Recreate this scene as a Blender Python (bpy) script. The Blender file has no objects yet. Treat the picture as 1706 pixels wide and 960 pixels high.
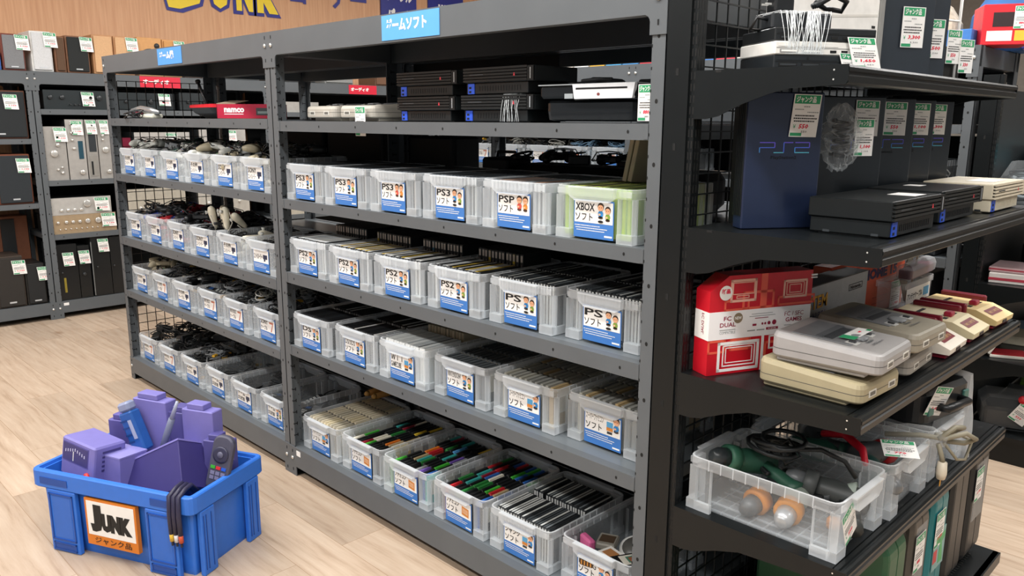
import bpy, math, random
from mathutils import Matrix, Vector
S = bpy.context.scene
COL = S.collection
R = math.radians
rnd = random.Random(7)

# ------------------------------------------------------------------ camera
cam_d = bpy.data.cameras.new('camera')
cam = bpy.data.objects.new('camera', cam_d)
COL.objects.link(cam)
cam_d.sensor_width = 36.0
cam_d.lens = 36.0 * 1333.7 / 1706.0
cam_d.clip_start = 0.05
YAW, PITCH, ROLL = 0.7864, 0.2053, 0.0056
fw = Vector((-math.sin(YAW) * math.cos(PITCH), math.cos(YAW) * math.cos(PITCH), -math.sin(PITCH)))
rt = Vector((math.cos(YAW), math.sin(YAW), 0))
up = rt.cross(fw)
r2 = rt * math.cos(ROLL) + up * math.sin(ROLL)
u2 = -rt * math.sin(ROLL) + up * math.cos(ROLL)
mw = Matrix((r2, u2, -fw)).transposed().to_4x4()
mw.translation = Vector((4.6689, -1.5709, 1.4578))
cam.matrix_world = mw
S.camera = cam

# ------------------------------------------------------------------ view, sky, lamps
S.view_settings.view_transform = 'Standard'
S.view_settings.look = 'None'
S.view_settings.gamma = 1.0
S.view_settings.use_curve_mapping = False
S.view_settings.exposure = 0.0
W = bpy.data.worlds.new('store_ambient')
S.world = W
W.use_nodes = True
W.node_tree.nodes['Background'].inputs[0].default_value = (0.93, 0.97, 1.0, 1)
W.node_tree.nodes['Background'].inputs[1].default_value = 0.32
LAMP_Y = (-2.6, -0.85, 1.72, 4.2)
LAMP_X = (0.6, 4.4)
LAMP_W = 78.0
LAMP_COL = (1.0, 0.995, 0.985)
for ly in LAMP_Y:
    for lx in LAMP_X:
        ld = bpy.data.lights.new('fluorescent_light', 'AREA')
        ld.shape = 'RECTANGLE'
        ld.size = 3.4
        ld.size_y = 0.22
        ld.energy = LAMP_W
        ld.color = LAMP_COL
        lo = bpy.data.objects.new('fluorescent_light', ld)
        COL.objects.link(lo)
        lo.location = (lx, ly, 3.09)
S.cycles.use_denoising = True
S.cycles.max_bounces = 7
S.cycles.transparent_max_bounces = 24
S.cycles.sample_clamp_indirect = 6.0

# ------------------------------------------------------------------ materials
def lin(c):
    c /= 255.0
    return c / 12.92 if c <= 0.04045 else ((c + 0.055) / 1.055) ** 2.4
MATS = {}
def mat(hexa, rough=0.5, metal=0.0, spec=0.5, vary=0.06, scale=30.0, coat=0.0):
    """plain procedural material, named by its colour"""
    key = (hexa, rough, metal, spec, vary, scale, coat)
    if key in MATS: return MATS[key]
    rgb = [lin(int(hexa[i:i + 2], 16)) for i in (0, 2, 4)]
    m = bpy.data.materials.new('surface_' + hexa)
    m.use_nodes = True
    nt = m.node_tree
    b = nt.nodes['Principled BSDF']
    b.inputs['Roughness'].default_value = rough
    b.inputs['Metallic'].default_value = metal
    b.inputs['Specular IOR Level'].default_value = spec
    b.inputs['Coat Weight'].default_value = coat
    if vary > 0:
        tc = nt.nodes.new('ShaderNodeTexCoord')
        nz = nt.nodes.new('ShaderNodeTexNoise')
        nz.inputs['Scale'].default_value = scale
        nz.inputs['Detail'].default_value = 2
        rp = nt.nodes.new('ShaderNodeValToRGB')
        rp.color_ramp.elements[0].position = 0.3
        rp.color_ramp.elements[1].position = 0.7
        rp.color_ramp.elements[0].color = [c * (1 - vary) for c in rgb] + [1]
        rp.color_ramp.elements[1].color = [min(1, c * (1 + vary)) for c in rgb] + [1]
        nt.links.new(tc.outputs['Object'], nz.inputs['Vector'])
        nt.links.new(nz.outputs['Fac'], rp.inputs['Fac'])
        nt.links.new(rp.outputs['Color'], b.inputs['Base Color'])
    else:
        b.inputs['Base Color'].default_value = rgb + [1]
    m.diffuse_color = rgb + [1]
    MATS[key] = m
    return m
def clear(name, fac, tint, rough=0.18, edge=0.35, white=(0.92, 0.95, 0.97)):
    """milky see-through plastic: more body towards grazing angles"""
    m = bpy.data.materials.new(name)
    m.use_nodes = True
    nt = m.node_tree
    nt.nodes.remove(nt.nodes['Principled BSDF'])
    out = nt.nodes['Material Output']
    t = nt.nodes.new('ShaderNodeBsdfTransparent')
    t.inputs[0].default_value = (*tint, 1)
    p = nt.nodes.new('ShaderNodeBsdfPrincipled')
    p.inputs['Base Color'].default_value = (*white, 1)
    p.inputs['Roughness'].default_value = rough
    tl = nt.nodes.new('ShaderNodeBsdfTranslucent')
    tl.inputs[0].default_value = (*white, 1)
    mp = nt.nodes.new('ShaderNodeMixShader')
    mp.inputs[0].default_value = 0.35
    nt.links.new(p.outputs[0], mp.inputs[1])
    nt.links.new(tl.outputs[0], mp.inputs[2])
    lw = nt.nodes.new('ShaderNodeLayerWeight')
    lw.inputs['Blend'].default_value = 0.25
    ma = nt.nodes.new('ShaderNodeMath')
    ma.operation = 'MULTIPLY_ADD'
    ma.inputs[1].default_value = edge
    ma.inputs[2].default_value = fac
    ma.use_clamp = True
    nt.links.new(lw.outputs['Facing'], ma.inputs[0])
    mx = nt.nodes.new('ShaderNodeMixShader')
    nt.links.new(ma.outputs[0], mx.inputs[0])
    nt.links.new(t.outputs[0], mx.inputs[1])
    nt.links.new(mp.outputs[0], mx.inputs[2])
    nt.links.new(mx.outputs[0], out.inputs['Surface'])
    return m
CLEAR_WALL = clear('clear_plastic_wall', 0.07, (0.985, 0.99, 0.992), edge=0.22)
CLEAR_RIB = clear('frosted_plastic_rib', 0.24, (0.98, 0.985, 0.99), rough=0.25, edge=0.34)
CLEAR_FOOT = clear('frosted_plastic_foot', 0.38, (0.98, 0.985, 0.99), rough=0.3, edge=0.3)
FILM = clear('clear_film', 0.08, (0.96, 0.97, 0.97), rough=0.06, edge=0.5)
STEEL = mat('5c6063', 0.45, 0.0, 0.3, 0.04, 8)
STEEL_TOP = mat('686e72', 0.33, 0.0, 0.45, 0.04, 8)  # shelf boards: bluish light reflection put into a paler steel colour
SLOT = mat('060707', 0.8, vary=0)
BLACK_STEEL = mat('111415', 0.34, 0.0, 0.32, 0.06, 12)
ZINC = mat('e6e6e0', 0.25, 0.6)
WHITE = mat('f2f0ec', 0.5, vary=0.02)
INK = mat('141414', 0.6, vary=0)
CARD_BLUE = mat('3f78c0', 0.5, vary=0.02)
BLACKP = mat('16181a', 0.35, vary=0.1)
BLACKM = mat('0e0f10', 0.6, vary=0.15)
DGREY = mat('33373a', 0.45)
RED = mat('c4162c', 0.4)
GREEN_TAG = mat('2f9a66', 0.55, vary=0.02)
RED_INK = mat('dd2c48', 0.55, vary=0)
GREY_INK = mat('8f9391', 0.6, vary=0)

def wood_wall():
    m = bpy.data.materials.new('orange_wood_panel')
    m.use_nodes = True
    nt = m.node_tree; b = nt.nodes['Principled BSDF']
    tc = nt.nodes.new('ShaderNodeTexCoord')
    mp = nt.nodes.new('ShaderNodeMapping'); mp.inputs['Scale'].default_value = (1, 26, 1.2)
    nz = nt.nodes.new('ShaderNodeTexNoise'); nz.inputs['Scale'].default_value = 2.4; nz.inputs['Detail'].default_value = 6
    rp = nt.nodes.new('ShaderNodeValToRGB')
    rp.color_ramp.elements[0].position = 0.3; rp.color_ramp.elements[1].position = 0.72
    rp.color_ramp.elements[0].color = (lin(203), lin(151), lin(111), 1)
    rp.color_ramp.elements[1].color = (lin(219), lin(171), lin(131), 1)
    b.inputs['Roughness'].default_value = 0.55
    nt.links.new(tc.outputs['Object'], mp.inputs[0]); nt.links.new(mp.outputs[0], nz.inputs['Vector'])
    nt.links.new(nz.outputs['Fac'], rp.inputs[0]); nt.links.new(rp.outputs[0], b.inputs['Base Color'])
    return m
def plank_floor():
    m = bpy.data.materials.new('oak_plank_floor')
    m.use_nodes = True
    nt = m.node_tree; b = nt.nodes['Principled BSDF']; N = nt.nodes.new; L = nt.links.new
    tc = N('ShaderNodeTexCoord')
    br = N('ShaderNodeTexBrick')
    br.inputs['Scale'].default_value = 1.0
    br.inputs['Brick Width'].default_value = 1.22; br.inputs['Row Height'].default_value = 0.18
    br.inputs['Mortar Size'].default_value = 0.0009; br.inputs['Mortar Smooth'].default_value = 0.2
    br.offset = 0.37
    br.inputs['Color1'].default_value = (0.0, 0.0, 0.0, 1); br.inputs['Color2'].default_value = (1, 1, 1, 1)
    br.inputs['Mortar'].default_value = (0.5, 0.5, 0.5, 1)
    L(tc.outputs['Object'], br.inputs['Vector'])
    wob = N('ShaderNodeTexNoise'); wob.inputs['Scale'].default_value = 1.6; wob.inputs['Detail'].default_value = 2
    L(tc.outputs['Object'], wob.inputs['Vector'])
    add = N('ShaderNodeVectorMath'); add.operation = 'MULTIPLY_ADD'
    add.inputs[1].default_value = (0.0, 0.06, 0.0)
    L(wob.outputs['Color'], add.inputs[0]); L(tc.outputs['Object'], add.inputs[2])
    add2 = N('ShaderNodeVectorMath'); add2.operation = 'MULTIPLY_ADD'
    add2.inputs[1].default_value = (3.1, 1.7, 0.0)
    L(br.outputs['Color'], add2.inputs[0]); L(add.outputs[0], add2.inputs[2])
    mp = N('ShaderNodeMapping'); mp.inputs['Scale'].default_value = (1.3, 15.0, 1)
    L(add2.outputs[0], mp.inputs[0])
    nz = N('ShaderNodeTexNoise'); nz.inputs['Scale'].default_value = 2.2; nz.inputs['Detail'].default_value = 8; nz.inputs['Roughness'].default_value = 0.62
    L(mp.outputs[0], nz.inputs['Vector'])
    rp = N('ShaderNodeValToRGB')
    e = rp.color_ramp.elements
    e[0].position = 0.25; e[0].color = (lin(166), lin(141), lin(118), 1)
    e[1].position = 0.70; e[1].color = (lin(208), lin(188), lin(166), 1)
    k = e.new(0.46); k.color = (lin(195), lin(172), lin(149), 1)
    L(nz.outputs['Fac'], rp.inputs[0])
    # knots
    vo = N('ShaderNodeTexVoronoi'); vo.inputs['Scale'].default_value = 1.0
    mk = N('ShaderNodeMapping'); mk.inputs['Scale'].default_value = (1.3, 2.6, 1)
    L(add.outputs[0], mk.inputs[0]); L(mk.outputs[0], vo.inputs['Vector'])
    kr = N('ShaderNodeValToRGB'); kr.color_ramp.elements[0].position = 0.02; kr.color_ramp.elements[1].position = 0.09
    kr.color_ramp.elements[0].color = (0.62, 0.52, 0.44, 1); kr.color_ramp.elements[1].color = (1, 1, 1, 1)
    L(vo.outputs['Distance'], kr.inputs[0])
    mul = N('ShaderNodeMixRGB'); mul.blend_type = 'MULTIPLY'; mul.inputs[0].default_value = 1
    L(rp.outputs[0], mul.inputs[1]); L(kr.outputs[0], mul.inputs[2])
    tone = N('ShaderNodeMixRGB'); tone.blend_type = 'MULTIPLY'; tone.inputs[0].default_value = 0.22
    L(mul.outputs[0], tone.inputs[1]); L(br.outputs['Color'], tone.inputs[2])
    seam = N('ShaderNodeMixRGB'); seam.inputs[2].default_value = (lin(150), lin(120), lin(90), 1)
    L(br.outputs['Fac'], seam.inputs[0]); L(tone.outputs[0], seam.inputs[1])
    L(seam.outputs[0], b.inputs['Base Color'])
    b.inputs['Roughness'].default_value = 0.42
    return m
# ------------------------------------------------------------------ mesh builder
TEXTS = {}
def glyphs(s, bold, res=2):
    k = (s, bold, res)
    if k not in TEXTS:
        c = bpy.data.curves.new('lettering', 'FONT'); c.body = s; c.resolution_u = res; c.offset = bold
        o = bpy.data.objects.new('lettering', c); COL.objects.link(o)
        e = o.evaluated_get(bpy.context.evaluated_depsgraph_get()); m = e.to_mesh()
        vs = [(v.co.x, v.co.y) for v in m.vertices]; fs = [tuple(p.vertices) for p in m.polygons]
        e.to_mesh_clear(); bpy.data.objects.remove(o); bpy.data.curves.remove(c)
        xs = [v[0] for v in vs]; ys = [v[1] for v in vs]
        TEXTS[k] = (vs, fs, min(xs), max(xs), min(ys), max(ys))
    return TEXTS[k]
class MB:
    def __init__(self): self.v = []; self.f = []; self.m = []; self.mats = []; self.sm = []; self.T = Matrix.Identity(4)
    def mi(self, m):
        if m not in self.mats: self.mats.append(m)
        return self.mats.index(m)
    def add(self, vs, fs, m, smooth=False):
        b = len(self.v); i = self.mi(m); T = self.T
        self.v += [T @ Vector(q) for q in vs]
        for q in fs:
            self.f.append([b + j for j in q]); self.m.append(i); self.sm.append(smooth)
        return self
    def at(self, loc=(0, 0, 0), rz=0, rx=0, ry=0):
        self.T = Matrix.Translation(loc) @ Matrix.Rotation(rz, 4, 'Z') @ Matrix.Rotation(ry, 4, 'Y') @ Matrix.Rotation(rx, 4, 'X'); return self
    def box(self, x0, x1, y0, y1, z0, z1, m, bev=0.0):
        if bev > 0:
            T = self.T; self.T = T @ Matrix.Translation(((x0 + x1) / 2, (y0 + y1) / 2, 0))
            self.rp(x1 - x0, y1 - y0, [(bev, z0), (0, z0 + bev), (0, z1 - bev), (bev, z1)], bev * 1.2, m, n=2); self.T = T
            return self
        vs = [(x0, y0, z0), (x1, y0, z0), (x1, y1, z0), (x0, y1, z0), (x0, y0, z1), (x1, y0, z1), (x1, y1, z1), (x0, y1, z1)]
        return self.add(vs, [(0, 3, 2, 1), (4, 5, 6, 7), (0, 1, 5, 4), (1, 2, 6, 5), (2, 3, 7, 6), (3, 0, 4, 7)], m)
    def rp(self, w, d, rings, r, m, n=3, caps=(1, 1), smooth=False):
        """stack of rounded rectangles: rings of (inset, z)"""
        vs = []; k = 4 * (n + 1)
        for q in rings:
            ins, z = q[0], q[1]
            rr = max(r - ins, 0.0005); a = w / 2 - ins - rr; c = d / 2 - ins - rr
            for qd, (sx, sy) in enumerate(((1, 1), (-1, 1), (-1, -1), (1, -1))):
                for i in range(n + 1):
                    t = math.pi / 2 * (qd + i / n)
                    vs.append((sx * a + rr * math.cos(t), sy * c + rr * math.sin(t), z))
        fs = []
        for j in range(len(rings) - 1):
            for i in range(k):
                fs.append((j * k + i, j * k + (i + 1) % k, (j + 1) * k + (i + 1) % k, (j + 1) * k + i))
        if caps[0]: fs.append(tuple(reversed(range(k))))
        if caps[1]: fs.append(tuple(range((len(rings) - 1) * k, len(rings) * k)))
        return self.add(vs, fs, m, smooth)
    def tube(self, pts, r, m, n=6, closed=False, caps=True):
        pts = [Vector(p) for p in pts]; N = len(pts); vs = []; prev = None
        for i, p in enumerate(pts):
            if closed: t = pts[(i + 1) % N] - pts[i - 1]
            else: t = pts[min(i + 1, N - 1)] - pts[max(i - 1, 0)]
            t = t.normalized() if t.length > 1e-9 else Vector((0, 0, 1))
            a = prev if prev is not None else (Vector((0, 0, 1)) if abs(t.z) < 0.9 else Vector((1, 0, 0)))
            a = (a - t * a.dot(t)); a = a.normalized() if a.length > 1e-6 else t.orthogonal().normalized()
            prev = a; b = t.cross(a); rr = r[i] if isinstance(r, (list, tuple)) else r
            for k in range(n):
                an = 2 * math.pi * k / n
                vs.append(p + (a * math.cos(an) + b * math.sin(an)) * rr)
        fs = []
        for i in range(N if closed else N - 1):
            j = (i + 1) % N
            for k in range(n): fs.append((i * n + k, i * n + (k + 1) % n, j * n + (k + 1) % n, j * n + k))
        if caps and not closed:
            fs.append(tuple(reversed(range(n)))); fs.append(tuple(range((N - 1) * n, N * n)))
        return self.add(vs, fs, m, True)
    def cyl(self, p, q, r, m, n=12, r2=None):
        return self.tube([p, q], [r, r if r2 is None else r2], m, n)
    def lathe(self, prof, m, n=16, axis='Z', org=(0, 0, 0)):
        """profile of (radius, height)"""
        pts = []
        for h in prof:
            pts.append(h)
        vs = []
        for rr, h in pts:
            for k in range(n):
                a = 2 * math.pi * k / n; c, s = rr * math.cos(a), rr * math.sin(a)
                q = (c, s, h) if axis == 'Z' else ((h, c, s) if axis == 'X' else (s, h, c))
                vs.append((q[0] + org[0], q[1] + org[1], q[2] + org[2]))
        fs = []
        for i in range(len(pts) - 1):
            for k in range(n): fs.append((i * n + k, i * n + (k + 1) % n, (i + 1) * n + (k + 1) % n, (i + 1) * n + k))
        fs.append(tuple(reversed(range(n)))); fs.append(tuple(range((len(pts) - 1) * n, len(pts) * n)))
        return self.add(vs, fs, m, True)
    def ext(self, poly, o, u, v, w, m):
        """polygon (a,b) in the plane o+a*u+b*v, swept along vector w"""
        o, u, v, w = map(Vector, (o, u, v, w)); n = len(poly)
        a = [o + u * p[0] + v * p[1] for p in poly]; b = [q + w for q in a]
        fs = [tuple(range(n)), tuple(reversed(range(n, 2 * n)))]
        fs += [(i, i + n, (i + 1) % n + n, (i + 1) % n) for i in range(n)]
        return self.add(a + b, fs, m)
    def quad(self, o, u, v, m):
        o, u, v = map(Vector, (o, u, v))
        return self.add([o, o + u, o + u + v, o + v], [(0, 1, 2, 3)], m)
    def disc(self, c, u, v, ru, rv, m, n=14, a0=0, a1=2 * math.pi):
        c, u, v = map(Vector, (c, u, v))
        return self.add([c + u * (ru * math.cos(a0 + (a1 - a0) * k / n)) + v * (rv * math.sin(a0 + (a1 - a0) * k / n)) for k in range(n)], [tuple(range(n))], m)
    def text(self, s, o, u, v, w, h, m, bold=0.0, res=2, shear=0.0):
        vs, fs, x0, x1, y0, y1 = glyphs(s, bold, res)
        o, u, v = map(Vector, (o, u, v))
        if w is None: w = h * (x1 - x0) / (y1 - y0)
        if h is None: h = w * (y1 - y0) / (x1 - x0)
        return self.add([o + u * ((x - x0) / (x1 - x0) * w + shear * (y - y0) / (y1 - y0) * h) + v * ((y - y0) / (y1 - y0) * h) for x, y in vs], fs, m)
    def mesh(self, name):
        me = bpy.data.meshes.new(name)
        me.from_pydata(self.v, [], self.f)
        for q in self.mats: me.materials.append(q)
        me.polygons.foreach_set('material_index', self.m)
        me.polygons.foreach_set('use_smooth', self.sm)
        me.update()
        return me
    def build(self, name, parent=None, loc=(0, 0, 0), rz=0.0):
        return link(name, self.mesh(name), parent, loc, rz)
def link(name, me, parent=None, loc=(0, 0, 0), rz=0.0):
    o = bpy.data.objects.new(name, me); COL.objects.link(o); o.location = loc; o.rotation_euler = (0, 0, rz)
    if parent: o.parent = parent
    return o
def tag(o, label, cat, group=None, kind=None):
    o['label'] = label
    if cat: o['category'] = cat
    if group: o['group'] = group
    if kind: o['kind'] = kind
    return o
def thing(name, label, cat, loc=(0, 0, 0), rz=0.0, group=None):
    return tag(link(name, None, None, loc, rz), label, cat, group)
def kids(o): return [c for c in COL.objects if c.parent == o]
KIDS = {}
def dup(root, loc, rot, label, group=None):
    """copy of a thing, its parts and their sub-parts"""
    if root.name not in KIDS:
        KIDS[root.name] = [(c, [g for g in COL.objects if g.parent == c]) for c in COL.objects if c.parent == root]
    r = root.copy(); COL.objects.link(r); r.location = loc
    r.rotation_euler = rot if isinstance(rot, tuple) else (0, 0, rot)
    r['label'] = label
    if group: r['group'] = group
    elif 'group' in r: del r['group']
    for c, gs in KIDS[root.name]:
        d = c.copy(); COL.objects.link(d); d.parent = r
        for g in gs:
            e = g.copy(); COL.objects.link(e); e.parent = d
    return r
def struct(name, mb, label=None):
    o = mb.build(name); o['kind'] = 'structure'
    if label: o['label'] = label
    return o
X, Y, Z = (1, 0, 0), (0, 1, 0), (0, 0, 1)
NY, NX = (0, -1, 0), (-1, 0, 0)
# ------------------------------------------------------------------ room
FLOOR = plank_floor(); WOOD = wood_wall()
b = MB(); b.box(-2.6, 9.0, -5.0, 8.6, -0.05, 0.0, FLOOR); struct('floor', b)
b = MB(); b.box(-2.5, -2.4, -5.0, 8.6, 0.0, 3.2, WOOD); struct('wall_left', b)
b = MB(); b.box(-2.4, 9.0, 8.5, 8.6, 0.0, 3.2, mat('8d8a84', 0.7)); struct('wall_back', b)
b = MB(); b.box(-2.6, 9.0, -5.0, 8.6, 3.2, 3.25, mat('e9e9e6', 0.8)); struct('ceiling', b)
b = MB(); b.box(-2.4, -2.385, -5.0, 8.5, 0.0, 0.08, mat('5c5a57', 0.5)); struct('baseboard_left', b)
DIFF = bpy.data.materials.new('lamp_diffuser'); DIFF.use_nodes = True
_p = DIFF.node_tree.nodes['Principled BSDF']; _p.inputs['Emission Color'].default_value = (1, .98, .95, 1); _p.inputs['Emission Strength'].default_value = 2.0
first = None
for j, ly in enumerate(LAMP_Y):
    for i, lx in enumerate(LAMP_X):
        lab = 'long white fluorescent ceiling fitting running over the shop aisles'
        if first is None:
            t = thing('ceiling_light', lab, 'ceiling light', (lx, ly, 3.1), 0, 'fluorescent ceiling fittings')
            MB().box(-1.75, 1.75, -.13, .13, .06, .1, WHITE).build('housing', t)
            MB().box(-1.7, 1.7, -.11, .11, .02, .06, DIFF).build('diffuser', t); first = t
        else: dup(first, (lx, ly, 3.1), 0, lab, 'fluorescent ceiling fittings')

# ------------------------------------------------------------------ grey bolted steel racks
def upright_mesh(h, sx, sy):
    """corner upright; sx/sy = which way its flanges run"""
    b = MB()
    b.box(min(0, .04 * sx), max(0, .04 * sx), min(0, .003 * sy), max(0, .003 * sy), 0, h, STEEL)
    b.box(min(0, .003 * sx), max(0, .003 * sx), min(0, .058 * sy), max(0, .058 * sy), 0, h, STEEL)
    b.box(min(0, .045 * sx), max(0, .045 * sx), min(0, .05 * sy), max(0, .05 * sy), 0, .006, BLACKP)
    z = .06
    while z < h - .08:
        xf = .0034 * sx
        for (ya, yb, za, zb) in ((.014, .036, 0, .004), (.034, .038, -.005, .009)):
            v = [(xf, ya * sy, z + za), (xf, yb * sy, z + za), (xf, yb * sy, z + zb), (xf, ya * sy, z + zb)]
            if sx * sy > 0: pass
            else: v.reverse()
            b.add(v, [(0, 1, 2, 3)], SLOT)
        v = [(xf, .047 * sy, z + .024), (xf, .05 * sy, z + .024), (xf, .05 * sy, z + .028), (xf, .047 * sy, z + .028)]
        b.add(v, [(0, 1, 2, 3)], SLOT)
        z += .05
    for z in [k * .145 + .2 for k in range(12)]:
        if z < h - .1: b.disc((.022 * sx, -.0004 * sy, z), X, Z, .0042, .0055, SLOT, 10)
    if True:
        z = .075
        while z < h:
            b.box(min(.0375 * sx, .0405 * sx), max(.0375 * sx, .0405 * sx), min(-.0003 * sy, .002 * sy), max(-.0003 * sy, .002 * sy), z, z + .007, SLOT)
            z += .05
    return b.mesh('upright')
UPR = {}
def rack(label, x0, y0, W_, levels, rz=0.0, top=1.7829, group=None, depth=.6, front_holes=True):
    t = thing('steel_rack', label, 'shelving rack', (x0, y0, 0), rz, group)
    for sx, x in ((1, 0), (-1, W_)):
        for sy, y in ((1, 0), (-1, depth)):
            k = (top, sx, sy)
            if k not in UPR: UPR[k] = upright_mesh(top, sx, sy)
            link('upright', UPR[k], t, (x, y, 0))
    n = len(levels)
    for i, (zt, zb) in enumerate(levels):
        big = i in (0, n - 1)
        b = MB()
        a0 = 0.0 if big else .041
        for y, o in ((0, -1), (depth, 1)):
            f = y + o * (.0035 if big else 0); g = y - o * .03
            b.box(a0, W_ - a0, min(f, g), max(f, g), zb, zt, STEEL)
            if big:
                for xx in (0, W_ - .046):
                    z2 = zb - .045 if i == 0 else zt
                    z3 = zb if i == 0 else zt + .0
                    if i == 0: b.box(xx, xx + .046, min(f, y), max(f, y), z2, z3, STEEL)
                    else: b.box(xx, xx + .046, min(f, y), max(f, y), .0, zb, STEEL)
                    for zz in (zt - .05,):
                        b.cyl((xx + .023, f + o * .0001, zz), (xx + .023, f + o * .004, zz), .0075, ZINC, 10)
                    for dx in (.012,):
                        for zz in (zt - .02, zb - .018 if i == 0 else zb - .015):
                            b.box(xx + .021, xx + .025, f + o * .0006 - .0005, f + o * .0006 + .0005, zz - .006, zz + .006, SLOT)
                if i == 0:   # rounded inner corner of the gusset
                    for xx, s in ((.046, 1), (W_ - .046, -1)):
                        pl = [(0, 0), (s * .014, 0), (s * .006, -.004), (s * .002, -.009), (0, -.016)]
                        if s < 0: pl.reverse()
                        b.ext(pl, (xx, min(f, y), zb), X, Z, (0, .0035, 0), STEEL)
            else:
                for xx in (.041, W_ - .041 - .012):
                    b.box(xx, xx + .012, min(y, y + o * .0015), max(y, y + o * .0015), zb + .002, zt - .002, STEEL)
            if front_holes:
                for k in range(8):
                    xh = .1 + k * (W_ - .2) / 7
                    if not big: b.disc((xh, y + o * .0006, (zt + zb) / 2), X, Z, .0035, .0045, SLOT, 8)
        for xx in (.004, W_ - .034):
            b.box(xx, xx + .03, .06, depth - .06, zb, zt - .003, STEEL)
        zz = zt - .0025
        b.box(.004, W_ - .004, .03, depth - .03, zz - .0012, zz, STEEL_TOP)
        b.build('shelf', t)
    return t
LV_R = [(1.7829, 1.6974), (1.4544, 1.416), (1.1575, 1.1213), (.869, .826), (.5678, .5273), (.1275, .0415)]
LV_L = [(1.7829, 1.6974), (1.462, 1.4235), (1.1685, 1.1305), (.8248, .7815), (.5232, .4865), (.129, .038)]
rack('grey steel rack bay of controller bins, at far end of front row', 0.0, 0, 1.784, LV_L)
t = rack('grey steel rack bay of game software bins, beside the black display', 1.784, 0, 1.8, LV_R)
MB().box(.055, .085, -.0045, -.003, .095, .117, WHITE).build('sticker', t)
def dark_backings(t, W_, zs, y, x0=.045, x1=None):
    for z0, z1 in zs: MB().box(x0, (x1 or W_) - .045, y, y + .004, z0 + .001, z1 - .001, mat('121415', .6, spec=.2)).build('dark_backing', t)  # real black backs on the wall racks, added for darkness on the others
t = rack('grey steel rack standing back to back with the controller bay', 0.0, .62, 1.784, LV_L)
dark_backings(t, 1.784, [(.129, .4865), (.5232, .7815)], .035, .5)  # added dark sheets standing for the gloom behind this bay
t = rack('grey steel rack standing back to back with the game software bay', 1.784, .62, 1.8, LV_R)
dark_backings(t, 1.8, [(.1275, .5273), (.5678, .826), (.869, 1.1213)], .035)  # added dark sheets standing for the gloom behind the bins
dark_backings(t, 1.8, [(1.4544, 1.697)], .035, .045, .93)  # one more added sheet, for the dark behind the consoles
DY = 2.28
FBP = [(1.4544, 1.697), (1.1685, 1.40), (.869, 1.10), (.5678, .76), (.129, .46)]  # added sheets that darken the far rack and cover the bright wall
t = rack('grey steel rack across the next aisle, bay at its end display', 1.784, DY, 1.8, LV_R)
dark_backings(t, 1.8, FBP, .54)
t = rack('grey steel rack across the next aisle, bay nearest the wood wall', 0.0, DY, 1.784, LV_L)
dark_backings(t, 1.784, FBP, .54)
# racks along the wood wall, facing the aisle
XW = -1.80
LV_WL = [(1.7829, 1.6974), (1.318, 1.282), (.862, .826), (.1275, .0415)]
LV_WR = [(1.7829, 1.6974), (1.525, 1.487), (1.018, .98), (.625, .587), (.1275, .0415)]
rack('grey wall rack of hi-fi speakers at the edge of the picture', XW, .12 - 1.8, 1.8, LV_WL, R(90), depth=.55)
WBP = [(1.525, 1.697), (1.018, 1.487), (.625, .98), (.1275, .587)]
t = rack('grey wall rack of silver hi-fi amplifiers, beside the speaker rack', XW, .12, 1.8, LV_WR, R(90), depth=.55)
MB().box(.05, .085, -.0045, -.003, .095, .115, WHITE).build('sticker', t)
dark_backings(t, 1.8, WBP, .50)
t = rack('grey wall rack with red sign, seen through top of front row', XW, 1.92, 1.8, LV_WR, R(90), depth=.55)
dark_backings(t, 1.8, WBP, .50)
t = rack('grey wall rack furthest along the wood wall', XW, 3.72, 1.8, LV_WR, R(90), depth=.55)
dark_backings(t, 1.8, WBP, .50)

# wire mesh end panel of the front row
def wire_panel(b, x, y0, y1, z0, z1, p, r, m):
    n = int(round((y1 - y0) / p))
    for i in range(n + 1):
        y = y0 + (y1 - y0) * i / n; b.box(x - r, x + r, y - r, y + r, z0, z1, m)
    n = int(round((z1 - z0) / p))
    for i in range(n + 1):
        z = z0 + (z1 - z0) * i / n; b.box(x + r, x + 3 * r, y0, y1, z - r, z + r, m)
b = MB(); wire_panel(b, -.009, .065, .565, .16, 1.66, .05, .0018, BLACK_STEEL)
tag(b.build('wire_grid'), 'black wire grid closing the far end of the front rack row', 'wire grid')

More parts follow.
